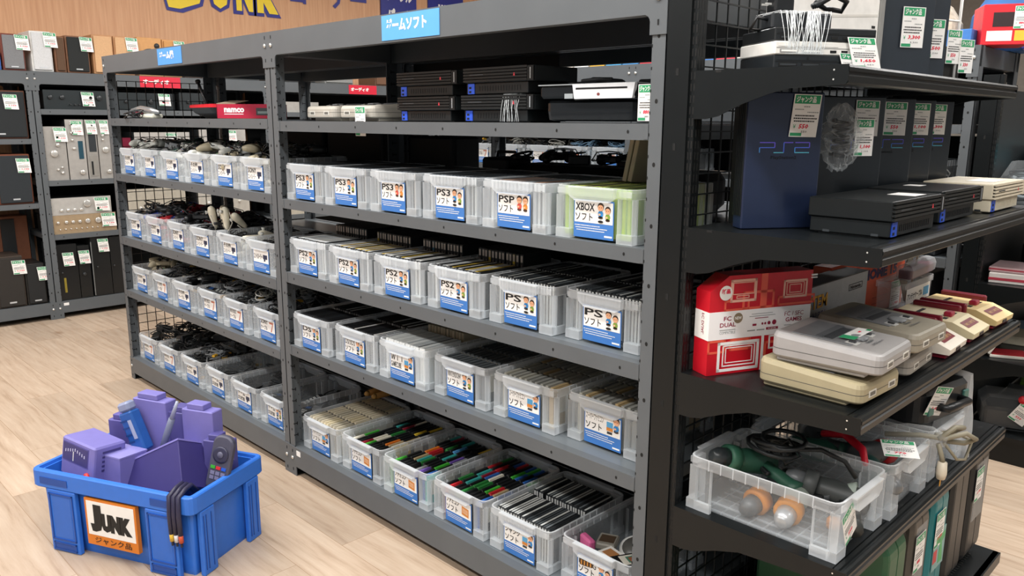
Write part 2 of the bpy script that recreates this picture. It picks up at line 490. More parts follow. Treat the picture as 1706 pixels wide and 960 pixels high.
# ------------------------------------------------------------------ black end display (gondola)
def gondola_shelf(zt, x1, t, y0=0.0, y1=1.18, holes=False):
    b = MB(); x0 = 3.664
    b.box(x0, x1 - .03, y0 + .002, y1 - .002, zt - .012, zt, BLACK_STEEL)
    prof = [(x1 - .032, zt), (x1 - .020, zt), (x1 - .018, zt - .004), (x1 - .013, zt - .004), (x1 - .010, zt), (x1 - .004, zt - .001), (x1, zt - .006), (x1, zt - .012),
            (x1 - .005, zt - .015), (x1 - .005, zt - .019), (x1 - .001, zt - .022), (x1 - .001, zt - .034), (x1 - .006, zt - .038), (x1 - .03, zt - .038), (x1 - .032, zt - .012)]
    b.ext([(p[0], p[1]) for p in prof], (0, y0, 0), X, Z, (0, y1 - y0, 0), BLACK_STEEL)
    b.box(x0, x1 - .05, y0 + .2, y0 + .24, zt - .03, zt - .012, BLACK_STEEL); b.box(x0, x1 - .05, y1 - .24, y1 - .2, zt - .03, zt - .012, BLACK_STEEL)
    if holes:
        for r_ in (.062, .105):
            for k in range(72):
                y = y0 + .05 + k * (y1 - y0 - .1) / 71
                b.box(x1 - r_, x1 - r_ + .010, y, y + .006, zt, zt + .0003, SLOT)
    s = b.build('shelf', t)
    for yy, w in ((y0 - .0015, .003), (y1 - .0015, .003)):
        L_ = x1 - x0
        pl = [(0, 0), (0, -.104), (.03, -.104), (.06, -.098), (.12, -.072), (.18, -.052), (L_ - .12, -.043), (L_ - .006, -.038), (L_ - .001, -.03), (L_ - .002, 0)]
        MB().ext(pl, (x0, yy, zt), X, Z, (0, w, 0), BLACK_STEEL).disc((x1 - .03, yy - .0004, zt - .01), X, Z, .0018, .0018, ZINC, 8).disc((x1 - .03, yy - .0004, zt - .028), X, Z, .0018, .0018, ZINC, 8).box(x0 + .05, x0 + .064, yy - .0004, yy, zt - .006, zt - .001, SLOT).build('bracket', s)
def gondola(label, shelves, dx, dy, y1=1.18, mesh=True, ph=2.25):
    t = thing('display_gondola', label, 'display stand', (dx, dy, 0))
    for yy in (0.0, y1 - .034):
        b = MB()
        b.box(3.588, 3.648, yy - .004, yy + .034, 0, ph, BLACK_STEEL)
        b.box(3.648, 3.664, yy + .002, yy + .034, 0, ph, BLACK_STEEL)
        z = .1
        while z < ph - .05:
            for xx in (3.6505, 3.6585): b.box(xx, xx + .0038, yy + .0013, yy + .002, z, z + .017, SLOT)
            for k in (yy + .01, yy + .022): b.box(3.664, 3.6643, k, k + .004, z, z + .017, SLOT)
            z += .025
        for z in (.42, .78, 1.045, 1.395, 1.56): b.box(3.615, 3.622, yy - .0046, yy - .004, z, z + .016, SLOT)
        b.build('post', t)
    if mesh:
        b = MB(); wire_panel(b, 3.652, .045, y1 - .045, .15, 2.2, .048, .0016, BLACK_STEEL)
        b.build('mesh_back', t)
    else: MB().box(3.650, 3.656, .036, y1 - .036, .12, 1.6, mat('1d2022', .5)).build('dark_backing', t)  # added dark sheet replacing the mesh, keeps the pale wall out of view
    for (zt, x1, h) in shelves: gondola_shelf(zt, x1, t, 0.0, y1, h)
    b = MB(); b.box(3.60, 4.09, .004, y1 - .004, 0, .1, BLACK_STEEL); b.box(3.664, 4.12, 0, y1, .1, .1196, BLACK_STEEL)
    b.box(4.105, 4.125, 0, y1, .085, .1196, BLACK_STEEL)
    for r_ in (.07, .1):
        for k in range(70): b.box(4.12 - r_, 4.13 - r_, .05 + k * (y1 - .1) / 70, .05 + k * (y1 - .1) / 70 + .006, .1196, .1199, SLOT)
    b.build('base_deck', t)
    return t
Z1, Z2, Z3, Z4, ZB = 1.569, 1.2225, .8758, .5335, .1196
gondola('black end display of consoles and tools, nearest shelves on the picture edge', [(Z1, 4.004, 0), (Z2, 4.10, 0), (Z3, 4.092, 1), (Z4, 4.092, 1)], 0, 0)
gondola('black end display closing the rack across the next aisle', [(1.12, 4.0, 0), (.78, 4.0, 0), (.45, 4.05, 0)], .02, DY, 1.3, False, 1.66)
# ------------------------------------------------------------------ clear bins, cards
def bin_mesh():
    b = MB(); b.T = Matrix.Translation((0, .1875, 0))
    b.rp(.25, .357, [(.011, .004), (0, .13), (.0025, .13), (.0135, .0065)], .022, CLEAR_WALL, n=3, caps=(1, 1))
    b.rp(.262, .371, [(.0015, .112), (0, .114), (0, .137), (.006, .137), (.007, .128)], .024, CLEAR_RIB, n=3, caps=(0, 0))
    b.T = Matrix.Identity(4)
    for yf, s in ((0, 1), (.375, -1)):
        for sx in (-1, 1):     # corner columns with a heavier foot
            xo, xi = sx * .125, sx * .078
            xa, xb = min(xo, xi), max(xo, xi)
            ya, yb = sorted((yf + s * .004, yf + s * .020))
            b.box(xa, xb, ya, yb, .024, .112, CLEAR_WALL)
            for xx in (xa, xb - .0022): b.box(xx, xx + .0022, ya - .0004, yb, .024, .112, CLEAR_RIB)
            b.box(xa - .001, xb + .001, ya - .001, yb + .006, 0, .024, CLEAR_FOOT)
            b.box(xa + .004, xb - .004, min(ya, yf + s * .002), max(ya, yf + s * .002), .117, .132, CLEAR_RIB)
        ya, yb = sorted((yf - s * .009, yf + s * .006))
        hp = [(-.074, .137), (-.072, .113), (-.054, .102), (.054, .102), (.072, .113), (.074, .137)]
        b.ext(hp, (0, ya, 0), X, Z, (0, yb - ya, 0), CLEAR_FOOT if False else CLEAR_RIB)
        b.box(-.074, .074, ya - .0005, yb + .0005, .134, .1375, CLEAR_FOOT)
        b.box(-.055, .055, ya - .0003, yb, .1015, .1035, CLEAR_FOOT)
    for sx in (-1, 1):          # ribs along the long rims, corner columns on the long sides
        for k in range(9):
            y = .06 + k * .032; x = sx * .1295
            b.box(min(x, x + sx * .003), max(x, x + sx * .003), y, y + .0016, .112, .137, CLEAR_FOOT)
        for yy in (.022, .313):
            xa, xb = sorted((sx * .117, sx * .1265)); b.box(xa, xb, yy, yy + .04, .022, .112, CLEAR_WALL)
            for q in (yy, yy + .038): b.box(xa, xb + .0004, q, q + .002, .022, .112, CLEAR_RIB)
            b.box(xa, xb, yy - .001, yy + .041, 0, .022, CLEAR_FOOT)
    b.box(-.105, .105, .03, .345, .0, .004, CLEAR_WALL)
    for k in range(7): b.box(-.1 + k * .033, -.0985 + k * .033, .03, .345, -.0, .0046, CLEAR_RIB)
    for k in range(9): b.box(-.105, .105, .04 + k * .036, .0415 + k * .036, -.0, .0046, CLEAR_RIB)
    b.T = Matrix.Translation((0, .1875, 0))   # bright top edge
    b.rp(.262, .371, [(0, .1355), (0, .1375), (.004, .1375), (.004, .1355)], .024, CLEAR_FOOT, n=3, caps=(0, 0))
    return b.mesh('bin_body')
BIN_BODY = bin_mesh()
SKIN = mat('f0b48c', .6, vary=0); HAIR = mat('3a2a20', .6, vary=0); SHIRT = mat('2f86c8', .6, vary=0); SHIRT_G = mat('7f9a3e', .6, vary=0)
SHIRT_R = mat('d8574a', .6, vary=0); ORANGE_INK = mat('d98a3a', .6, vary=0); SKYINK = mat('5aa6d6', .6, vary=0)
def kid(b, x, y, z, s, shirt, e=.0006):
    b.disc((x, y - e, z + .0195 * s), X, Z, .0100 * s, .0100 * s, HAIR, 14)
    b.disc((x, y - 2 * e, z + .0165 * s), X, Z, .0088 * s, .0080 * s, SKIN, 14)
    for q in (-.0033, .0033): b.disc((x + q * s, y - 3 * e, z + .0175 * s), X, Z, .0011 * s, .0014 * s, HAIR, 6)
    b.disc((x, y - e, z + .001 * s), X, Z, .0085 * s, .0085 * s, shirt, 14)
    b.disc((x - .003 * s, y - 2 * e, z + .000 * s), X, Z, .0040 * s, .0026 * s, SKIN, 8)
    b.disc((x, y - e, z - .0075 * s), X, Z, .0078 * s, .0036 * s, HAIR, 10)
def card(key, l1, l2, icon, w=.131, h=.098):
    b = MB(); x0 = -w / 2; z0 = .006; y = .0062
    b.box(x0, x0 + w, y, y + .0008, z0, z0 + h, CARD_BLUE)
    zs = z0 + h * .40
    b.quad((x0 + .003, y - .0004, zs), (w - .006, 0, 0), (0, 0, h * .56), WHITE)
    yt = y - .0009
    tw = (w - .006) * (.54 if icon != 'pad' else .6)
    if l1 and l2:
        b.text(l1, (x0 + .006, yt, zs + h * .31), X, Z, tw - .004, h * .205, INK, .02 if len(l1) < 6 else .0)
        b.text(l2, (x0 + .006, yt, zs + h * .055), X, Z, tw - .010, h * .195, INK, .012)
    else:
        b.text(l1, (x0 + .006, yt, zs + h * .14), X, Z, tw - .002, h * .24, INK, .01)
    xi = x0 + w * .66
    if icon == 'kids':
        kid(b, xi + .003, y - .0008, zs + .024, 1.02, SHIRT); kid(b, xi + .026, y - .0006, zs + .018, .95, SHIRT_G)
        b.disc((xi + .004, yt - .0012, zs + .006), X, Z, .009, .0035, INK, 10)
    elif icon == 'kids2':
        kid(b, xi + .003, y - .0008, zs + .023, 1.05, SHIRT_R); kid(b, xi + .026, y - .0006, zs + .022, 1.05, ORANGE_INK)
    elif icon == 'tv':
        b.quad((xi - .006, yt, zs + .014), (.022, 0, 0), (0, 0, .026), SKYINK); b.quad((xi - .006, yt - .0002, zs + .014), (.022, 0, 0), (0, 0, .010), ORANGE_INK)
        b.quad((xi - .004, yt, zs + .005), (.018, 0, 0), (0, 0, .007), DGREY)
        kid(b, xi + .028, y - .0008, zs + .026, 1.1, SHIRT)
    elif icon == 'pad':
        b.quad((xi - .002, yt, zs + .018), (.034, 0, 0), (0, 0, .018), mat('2b3550', .5, vary=0)); b.quad((xi + .004, yt - .0002, zs + .007), (.013, 0, .004), (0, 0, .016), mat('2b3550', .5, vary=0))
    elif icon == 'cable':
        b.ext([(0, .046), (.036, .046), (.018, .004), (.010, .004), (.026, .038), (0, .038)], (xi - .004, yt, zs), X, Z, (0, .0002, 0), mat('c4745e', .5, vary=0))
    elif icon == 'cart':
        b.quad((xi - .003, yt, zs + .010), (.034, 0, -.004), (0, 0, .030), ORANGE_INK)
        b.quad((xi + .001, yt - .0003, zs + .017), (.026, 0, -.003), (0, 0, .017), mat('e8b58c', .5, vary=0))
        b.text('ゲーム', (xi + .004, yt - .0006, zs + .020), X, Z, .02, .007, ORANGE_INK, .02)
    for k, (xa, ww) in enumerate(((.03, .62), (.05, .78), (.08, .70))):     # the small print
        x = x0 + w * xa; xe = x + w * ww
        while x < xe:
            l = rnd.uniform(.0016, .0042)
            b.quad((x, y - .0004, z0 + h * (.31 - k * .062)), (l, 0, 0), (0, 0, .0021), WHITE); x += l + .0009
    b.text('web.off', (x0 + w * .76, y - .0004, z0 + h * .05), X, Z, w * .2, h * .06, WHITE, .05) if False else b.box(x0 + w * .78, x0 + w * .97, y - .0004, y, z0 + h * .06, z0 + h * .105, WHITE)
    return b.mesh('label_card')
CARDS = {}
def make_bin(label, x, y, z, rz, l1=None, l2=None, icon=None, group=None):
    t = thing('storage_bin', label, 'storage bin', (x, y, z), rz, group)
    link('bin_body', BIN_BODY, t)
    if l1:
        k = (l1, l2, icon)
        if k not in CARDS: CARDS[k] = card(k, l1, l2, icon)
        c = link('label_card', CARDS[k], t); c['label'] = 'blue and white printed card'
    return t
# ------------------------------------------------------------------ what is filed in the bins
def case_mesh(name, t, l, h, shell, top, topw=.62, edge=None):
    """thin case standing on its edge; the paper strip of the spine is on top"""
    b = MB()
    b.box(-t / 2, t / 2, 0, l, 0, h, shell, .0012)
    b.box(-t * topw / 2, t * topw / 2, .004, l - .004, h - .001, h + .0007, top)
    b.box(-t * topw / 2, t * topw / 2, -.0006, .002, .006, h - .004, edge or top)
    return b.mesh(name)
def cart_mesh(name, t, l, h, shell, notch=True):
    b = MB()
    b.box(-t / 2, t / 2, 0, l, 0, h - .004, shell, .0015)
    b.box(-t / 2 + .003, t / 2 - .003, .003 if notch else .001, l - (.010 if notch else .001), h - .005, h, shell, .001)
    if notch: b.box(-t / 2 + .002, t / 2 - .002, l - .008, l - .003, h - .005, h - .001, mat('6d6a63', .5))
    b.box(-t / 2 - .0003, t / 2 + .0003, l * .2, l * .8, h * .35, h * .85, mat('d8d2c4', .5))
    return b.mesh(name)
CM = {}
def cm(kind, i):
    k = (kind, i)
    if k in CM: return CM[k]
    if kind == 'bd':
        sh, tp = [('3b4146', '272a2d'), ('454b50', '1d1f22'), ('4a5055', '54595c'), ('363b40', '31302e')][i]
        me = case_mesh('game_case', .0145, .164, .130, mat(sh, .3), mat(tp, .35), .5, mat(['b9bcbc', 'a5a09a', 'c4c7c5', '9a9fa0'][i], .5))
    elif kind == 'green':
        sh, tp = [('9cc44e', '4a4a3a'), ('b4cc58', '6b5a48'), ('92b848', '2c2c2a')][i]
        me = case_mesh('game_case', .0145, .164, .128, mat(sh, .35), mat(tp, .4), .55, mat('a9c24e', .4))
    elif kind == 'psp':
        sh, tp = [('8a8f92', '3a3d40'), ('a6aaac', '55585a'), ('777c80', '8d6f5c')][i]
        me = case_mesh('game_case', .0145, .164, .128, mat(sh, .35), mat(tp, .4), .55, mat('cfd2d2', .4))
    elif kind == 'dvd':
        tp = ['e6e6e2', 'd9d9d6', 'c9a93c', '1d1e20', 'cfd4d6', 'a9333f', '3c5068'][i]
        me = case_mesh('game_case', .0145, .164, .131, mat('232527', .35), mat(tp, .45), .8, mat('d9dad8' if i in (0, 1, 4) else '8f9499', .4))
    elif kind == 'jewel':
        tp = ['3c4144', '4b5053', 'c9cbc8', '2a2c2e', '6d7275'][i]
        me = case_mesh('jewel_case', .0104, .140, .127, mat('2b2e30', .2), mat(tp, .25), .62, mat('c6c8c6', .4))
    elif kind == 'ds':
        tp = ['1b1c1e', '232527', 'e4e4e0', '2d3033'][i]
        me = case_mesh('game_case', .0145, .136, .125, mat('1a1b1d', .35), mat(tp, .4), .8, mat('d5d6d4' if i == 2 else '9a9c9c', .4))
    elif kind == 'wii':
        tp = ['dfe2e0', 'aeb4b6', '5b6062', 'c9ccca'][i]
        me = case_mesh('game_case', .0145, .164, .131, mat('e4e6e4', .4), mat(tp, .4), .6, mat('efefec', .4))
    elif kind == 'n64': me = cart_mesh('game_cartridge', .019, .078, .120, mat(['4d5254', '565b5d'][i], .5))
    elif kind == 'sfc': me = cart_mesh('game_cartridge', .0165, .084, .126, mat(['a8a598', '9b9a92', 'b39a70', '8d8d88'][i], .5))
    elif kind == 'sfc2': me = cart_mesh('game_cartridge', .0150, .084, .128, mat(['c9bea6', 'b3ab98', 'cdc0a0'][i], .5))
    elif kind == 'fc':
        c = ['1a1b1d', '1d1e1f', '202223', 'c2272f', '2f63b0', '45b03a', 'e07a25', 'e9e4d2', '6a4fa0', 'e3c13a', '3aa7a0', '8a8d8f', '2e7f3c', '8f2334', '5aa0d8', 'b5a07a'][i]
        me = cart_mesh('game_cartridge', .0165, .069, .106, mat(c, .4), False)
    CM[k] = me
    return me
def fill(bn, kind, names, rows, n, pitch, pick, label, group, skip=0.0, lean=2.0, dz=.007, x0=None):
    """file cases in a bin, one object each"""
    M = bn.matrix_basis if False else Matrix.Translation(bn.location) @ Matrix.Rotation(bn.rotation_euler.z, 4, 'Z')
    for r_ in rows:
        xs = -(n - 1) * pitch / 2 if x0 is None else x0
        for i in range(n):
            if rnd.random() < skip: continue
            p = M @ Vector((xs + i * pitch, r_ + rnd.uniform(0, .002), dz + rnd.uniform(0, .0015)))
            o = link(names, cm(kind, pick()), None, p, bn.rotation_euler.z)
            o.rotation_euler = (0, R(rnd.uniform(-lean, lean) * .25), bn.rotation_euler.z)
            tag(o, label, 'game case' if 'case' in names else 'game cartridge', group)
def ch(*w):
    pop = [i for i, k in enumerate(w) for _ in range(k)]
    return lambda: rnd.choice(pop)
SBINS = {}
PX = [.175 + .281 * k for k in range(6)]
QX = [1.965 + .281 * k for k in range(6)]
ORD = ['first', 'second', 'third', 'fourth', 'fifth', 'sixth']
def rb(k, row, y, rz, l1, l2, icon, what, zt):
    return make_bin('clear bin of %s, %s from middle post in %s' % (what, ORD[k], row), QX[k], y, zt + .0006, R(rz), l1, l2, icon)
ROWB, ROWC, ROWD, ROWE = 'top bin row', 'second bin row', 'third bin row', 'bottom bin row'
D2 = (.020, .189)
SOFT = 'ソフト'
ZR = {'B': 1.1575, 'C': .869, 'D': .5678, 'E': .1275}
# top row of the software bay
for k, (l1, ic, y, rz, kind, pk, what) in enumerate([
        ('PS3', 'kids', .012, 0, 'bd', ch(3, 3, 1, 2), 'dark disc cases'), ('PS3', 'kids', .008, .8, 'bd', ch(3, 3, 1, 2), 'dark disc cases'),
        ('PS3', 'kids2', .006, -.6, 'bd', ch(2, 3, 2, 2), 'dark disc cases'), ('PS3', 'kids', .010, .5, 'bd', ch(3, 3, 1, 1), 'dark disc cases'),
        ('PSP', 'kids2', .004, -.5, 'psp', ch(3, 2, 1), 'grey disc cases'), ('XBOX', 'kids', .012, 0, 'green', ch(2, 2, 3), 'green disc cases')]):
    bn = rb(k, ROWB, y, rz, l1, SOFT, ic, what, ZR['B'])
    fill(bn, kind, 'game_case', D2, 14, .0156, pk, 'thin %s filed in bin %s from middle post, top bin row' % (what[:-1], ORD[k]), '%s in top-row bin %d' % (what, k + 1))
for k, (l1, ic, y, rz, kind, pk) in enumerate([
        ('PS2', 'kids', .010, 0, 'dvd', ch(6, 3, 0, 2, 3, 0, 0)), ('PS2', 'kids', .008, -.8, 'dvd', ch(4, 3, 5, 2, 2, 0, 0)), ('PS2', 'kids', .014, .7, 'dvd', ch(4, 3, 3, 4, 3, 0, 1)),
        ('PS2', 'kids', .022, -.5, 'dvd', ch(4, 4, 3, 4, 2, 1, 0)), ('PS', 'kids', .034, .5, 'jewel', ch(3, 4, 3, 3, 4)), ('PS', 'kids', .058, -.6, 'jewel', ch(3, 4, 3, 3, 4))]):
    what = 'upright disc cases' if kind == 'dvd' else 'thin jewel cases'
    SBINS['C', k] = bn = rb(k, ROWC, y, rz, l1, SOFT, ic, what, ZR['C'])
    if kind == 'dvd': fill(bn, kind, 'disc_case', (.020,), 14, .0156, pk, 'disc case filed upright in bin %s from middle post, second bin row' % ORD[k], 'disc cases in second-row bin %d' % (k + 1))
    else: fill(bn, kind, 'jewel_case', (.028, .192), 20, .0112, pk, 'thin jewel case filed in bin %s from middle post, second bin row' % ORD[k], 'jewel cases in second-row bin %d' % (k + 1), dz=.012)
rowD = [('DS', SOFT, 'kids', .010, 0, 'ds', ch(5, 4, 2, 3), 'small black game cases'), ('DS/3DS', SOFT, 'kids', .022, -1, 'ds', ch(6, 5, 2, 3), 'small dark game cases'),
        ('Ｗｉｉ', 'GAMECUBE', 'tv', .026, .6, 'wii', ch(4, 3, 2, 3), 'white game cases'), ('NINTENDO64', SOFT, 'kids', .045, -.6, 'n64', ch(2, 1), 'dark grey game cartridges'),
        ('スーパーファミコン', SOFT, 'tv', .052, .6, 'sfc', ch(4, 3, 1, 2), 'grey game cartridges'), ('スーパーファミコン', SOFT, 'tv', .075, -.8, 'sfc', ch(4, 2, 1, 3), 'grey game cartridges')]
for k, (l1, l2, ic, y, rz, kind, pk, what) in enumerate(rowD):
    SBINS['D', k] = bn = rb(k, ROWD, y, rz, l1, l2, ic, what, ZR['D'])
    nm = 'game_cartridge' if 'cart' in what else ('handheld_game_case' if kind == 'ds' else 'game_case')
    lb = '%s filed in bin %s from middle post, third bin row' % (what[:-1], ORD[k]); gp = '%s in third-row bin %d' % (what, k + 1)
    if kind == 'ds': fill(bn, kind, nm, (.022, .182), 14, .0156, pk, lb, gp, .06)
    elif kind == 'wii': fill(bn, kind, nm, (.020,), 14, .0156, pk, lb, gp)
    else: fill(bn, kind, nm, (.020, .105, .190, .275), 10, .0215, pk, lb, gp)
rowE = [(SOFT, .030, 0, 'sfc2', ch(3, 2, 2), 'cream game cartridges', 'スーパーファミコン', 'tv'), (SOFT, .035, 0, 'fc', None, 'colourful game cartridges', 'ファミコン', 'cart'),
        (SOFT, .030, .6, 'fc', None, 'colourful game cartridges', 'ファミコン', 'cart'), (SOFT, .034, -.4, 'fc', None, 'colourful game cartridges', 'ファミコン', 'cart'),
        (SOFT, .036, .4, 'jewel', ch(1, 1, 6, 3, 1), 'mixed jewel cases', 'ジャンク', 'tv'), (SOFT, .060, -.6, None, None, 'odd toys and parts', 'レトロＧ', 'kids')]
RETRO = None
for k, (l2, y, rz, kind, pk, what, l1, ic) in enumerate(rowE):
    bn = rb(k, ROWE, y, rz, l1, l2, ic, what, ZR['E'])
    lb = '%s filed in bin %s from middle post, bottom bin row' % (what[:-1], ORD[k]); gp = '%s in bottom-row bin %d' % (what, k + 1)
    if kind == 'sfc2': fill(bn, kind, 'game_cartridge', (.020, .105, .190, .275), 10, .0215, pk, lb, gp)
    elif kind == 'fc': fill(bn, kind, 'game_cartridge', (.020, .0905, .161, .2315, .287), 11, .0197, ch(9, 9, 9, 2, 2, 2, 2, 2, 1, 1, 1, 1, 1, 1, 1, 1), lb, gp, .05)
    elif kind == 'jewel': fill(bn, kind, 'jewel_case', (.022, .19), 20, .0112, pk, 'jewel case with pale spine filed in bin fifth from middle post, bottom bin row', gp, .03)
    else: RETRO = bn
# cases standing upright, spines forward, in the back half of some bins
def spine_case(i, h, pale=False):
    key = ('spine', i, pale)
    if key not in CM:
        c_ = ['2d2f31', 'c9ab35', '2f6f8a', 'b9a78c', 'a8977c'][i]
        b = MB(); b.box(-.0068, .0068, 0, .13, 0, h, mat('26282a' if not pale else 'b5a88e', .35), .001)
        b.box(-.005, .005, -.0006, .001, .004, h - .004, mat(c_, .5))
        if not pale: b.box(-.0045, .0045, -.0009, .001, h - .026, h - .005, mat('cfc4b8', .5)); b.box(-.003, .003, -.0009, .001, .03, h - .035, mat('6f6a66', .5))
        CM[key] = b.mesh('disc_case')
    return CM[key]
def stand(bn, k, n, pitch, h, pick, label, group, pale=False, y=.205):
    M = Matrix.Translation(bn.location) @ Matrix.Rotation(bn.rotation_euler.z, 4, 'Z')
    for i in range(n):
        o = link('disc_case', spine_case(pick(i), h, pale), None, M @ Vector((-(n - 1) * pitch / 2 + i * pitch, y + rnd.uniform(0, .004), .007)), bn.rotation_euler.z)
        tag(o, label, 'game case', group)
for k in range(4):
    yl = {0: (), 1: (0,), 2: (), 3: (3, 10)}[k]
    stand(SBINS['C', k], k, 13, .0165, .166, lambda i: 1 if i in yl else (2 if (k, i) == (2, 3) else 0), 'tall case standing spine forward in back of bin %s from middle post, second bin row' % ORD[k], 'spine forward cases in second-row bin %d' % (k + 1))
stand(SBINS['D', 2], 2, 12, .0165, .150, lambda i: 3 + i % 2, 'cream case standing in the back of the white case bin, third bin row', 'cream cases in third-row bin', True)
# ------------------------------------------------------------------ loose junk: controllers, cables, adapters
def gamepad(name, hexa, label, loc, cable=True):
    t = thing(name, label, 'game controller', loc)
    m = mat(hexa, .4)
    b = MB()
    b.rp(.095, .052, [(.004, .012), (0, .016), (0, .030), (.005, .035)], .02, m, n=4)
    for s in (-1, 1):
        b.tube([(s * .040, .012, .022), (s * .052, -.006, .020), (s * .060, -.030, .016), (s * .064, -.048, .012)], [.021, .020, .016, .010], m, 8)
        b.cyl((s * .040, .008, .030), (s * .040, .008, .038), .020, m, 12)
        b.cyl((s * .036, .028, .026), (s * .036, .034, .026), .010, m, 8)
    b.build('shell', t)
    dk = mat('202225' if hexa not in ('16181a', '1c1e20') else '3a3d40', .5)
    MB().box(-.049, -.031, .005, .011, .038, .041, dk).box(-.043, -.037, -.001, .017, .038, .041, dk).build('direction_pad', t)
    b = MB()
    for i, (dx, dy, c) in enumerate(((0, .009, '3f8f5a'), (.009, 0, 'b8434a'), (0, -.009, '4a6fb0'), (-.009, 0, 'b07aa0'))):
        b.cyl((.04 + dx, .008 + dy, .037), (.04 + dx, .008 + dy, .041), .0036, mat(c, .5, vary=0), 8)
    b.build('button_set', t)
    for s in (-1, 1):
        MB().lathe([(.006, .034), (.005, .041), (.009, .042), (.009, .045), (.006, .046)], dk, 10, 'Z', (s * .021, -.014, 0)).build('thumbstick', t)
    if cable:
        MB().tube([(0, .026, .025), (.004, .040, .028), (.030, .052, .022), (.055, .048, .018), (.070, .030, .020), (.062, .010, .048), (.02, .0, .052), (-.03, .012, .05), (-.05, .04, .035)], .0024, dk, 5).build('cable', t)
    return t
def coil(name, hexa, label, loc, loops=4, r=.045, wr=.003, plug='202225', seed=1):
    t = thing(name, label, 'cable', loc)
    q = random.Random(seed); pts = []
    n = 12 * loops
    for i in range(n + 1):
        a = 2 * math.pi * i / 12; rr = r * (.78 + .3 * math.sin(a * .29 + seed)) + q.uniform(-.002, .002)
        pts.append((rr * math.cos(a) * 1.15, rr * math.sin(a) * .8, .006 + .028 * (i / n) + .010 * math.sin(a * 1.3 + seed)))
    pts += [(r * 1.1, -.02, .03), (r * .6, -r, .02)]
    MB().tube(pts, wr, mat(hexa, .45), 5).build('wire', t)
    e = pts[-1]
    MB().box(e[0] - .008, e[0] + .008, e[1] - .030, e[1] + .002, e[2] - .006, e[2] + .006, mat(plug, .4), .002).build('plug', t)
    MB().tube([(r * .82, 0, .004), (r * 1.2, .004, .018), (r * .9, 0, .034), (r * .7, 0, .018)], .0022, mat('101112', .6), 5, True).build('cable_tie', t)
    return t
def adapter(name, hexa, label, loc):
    t = thing(name, label, 'power adapter', loc)
    MB().rp(.05, .08, [(.003, 0), (0, .004), (0, .030), (.003, .034)], .008, mat(hexa, .45)).build('housing', t)
    b = MB()
    for s in (-1, 1): b.box(s * .0065 - .001, s * .0065 + .001, -.056, -.04, .014, .021, ZINC)
    b.build('prong_pair', t)
    MB().tube([(0, .04, .017), (.005, .055, .02), (.035, .05, .03), (.045, .015, .042), (.02, -.02, .045), (-.02, -.01, .043), (-.035, .02, .04), (-.01, .035, .042), (.02, .03, .046)], .0026, mat('141516', .5), 5).build('cord', t)
    return t
def nunchuk(name, hexa, label, loc):
    t = thing(name, label, 'game controller', loc)
    m = mat(hexa, .4)
    MB().tube([(0, -.05, .012), (0, -.035, .015), (0, 0, .019), (0, .03, .022), (0, .046, .020), (0, .052, .015)], [.008, .012, .016, .019, .016, .008], m, 10).build('shell', t)
    MB().lathe([(.009, .036), (.006, .044), (.009, .046), (.009, .050)], mat('d8d8d2', .4), 10, 'Z', (0, .028, 0)).build('thumbstick', t)
    MB().tube([(0, -.05, .012), (.02, -.06, .02), (.045, -.03, .02), (.04, .02, .03)], .0022, mat('c9c5b8', .5), 5).build('cable', t)
    return t
def remote(name, hexa, label, loc):
    t = thing(name, label, 'remote control', loc)
    MB().rp(.036, .15, [(.003, 0), (0, .004), (0, .016), (.003, .020)], .010, mat(hexa, .45)).build('shell', t)
    b = MB()
    for r_ in range(5):
        for c in range(3): b.box(-.012 + c * .0095, -.006 + c * .0095, -.055 + r_ * .017, -.045 + r_ * .017, .020, .0215, mat('c9cbc8' if hexa[0] < '5' else '44474a', .5))
    b.box(-.011, .011, .04, .058, .020, .0215, mat('2a4f86', .5))
    b.build('button_set', t)
    return t
PROTO = {}
def item(kind, loc, rot, label, group):
    """first call of a kind builds it, later calls copy it"""
    if kind not in PROTO:
        f, a = {'pad_black': (gamepad, '16181a'), 'pad_grey': (gamepad, '8f918e'), 'pad_white': (gamepad, 'dcdcd4'), 'pad_blue': (gamepad, '26429a'), 'pad_red': (gamepad, 'a8202c'),
                'pad_cream': (gamepad, 'b9ae94'), 'pad_green': (gamepad, '1f6a55'),
                'coil_black': (coil, '17191b'), 'coil_grey': (coil, '85888a'), 'coil_white': (coil, 'cfcdc4'), 'coil_blue': (coil, '7fa3c0'), 'adapter': (adapter, '1a1b1d'), 'adapter_grey': (adapter, '777a7c'),
                'nun': (nunchuk, 'e4ddc8'), 'remote': (remote, '25282b'), 'remote_grey': (remote, '9a9c9a')}[kind]
        nm = {'gamepad': 'game_controller', 'coil': 'cable_coil', 'adapter': 'power_adapter', 'nunchuk': 'stick_controller', 'remote': 'remote_control'}[f.__name__]
        kw = {'plug': 'd8a52a'} if kind == 'coil_grey' else {}
        if f is coil: kw['seed'] = len(PROTO)
        t = f(nm, a, label, (0, 0, 0), **kw); PROTO[kind] = t
        t.location = loc; t.rotation_euler = rot; t['group'] = group
        return t
    return dup(PROTO[kind], loc, rot, label, group)
WORD = {'pad_black': 'black game controller', 'pad_grey': 'grey game controller', 'pad_white': 'white game controller', 'pad_blue': 'blue game controller', 'pad_red': 'red game controller', 'pad_cream': 'cream game controller',
        'pad_green': 'dark green game controller', 'coil_black': 'coil of black cable', 'coil_grey': 'coil of grey cable', 'coil_white': 'coil of white cable', 'coil_blue': 'coil of pale blue cable', 'adapter': 'black power adapter', 'adapter_grey': 'grey power adapter',
        'nun': 'cream stick controller', 'remote': 'dark remote control', 'remote_grey': 'grey remote control'}
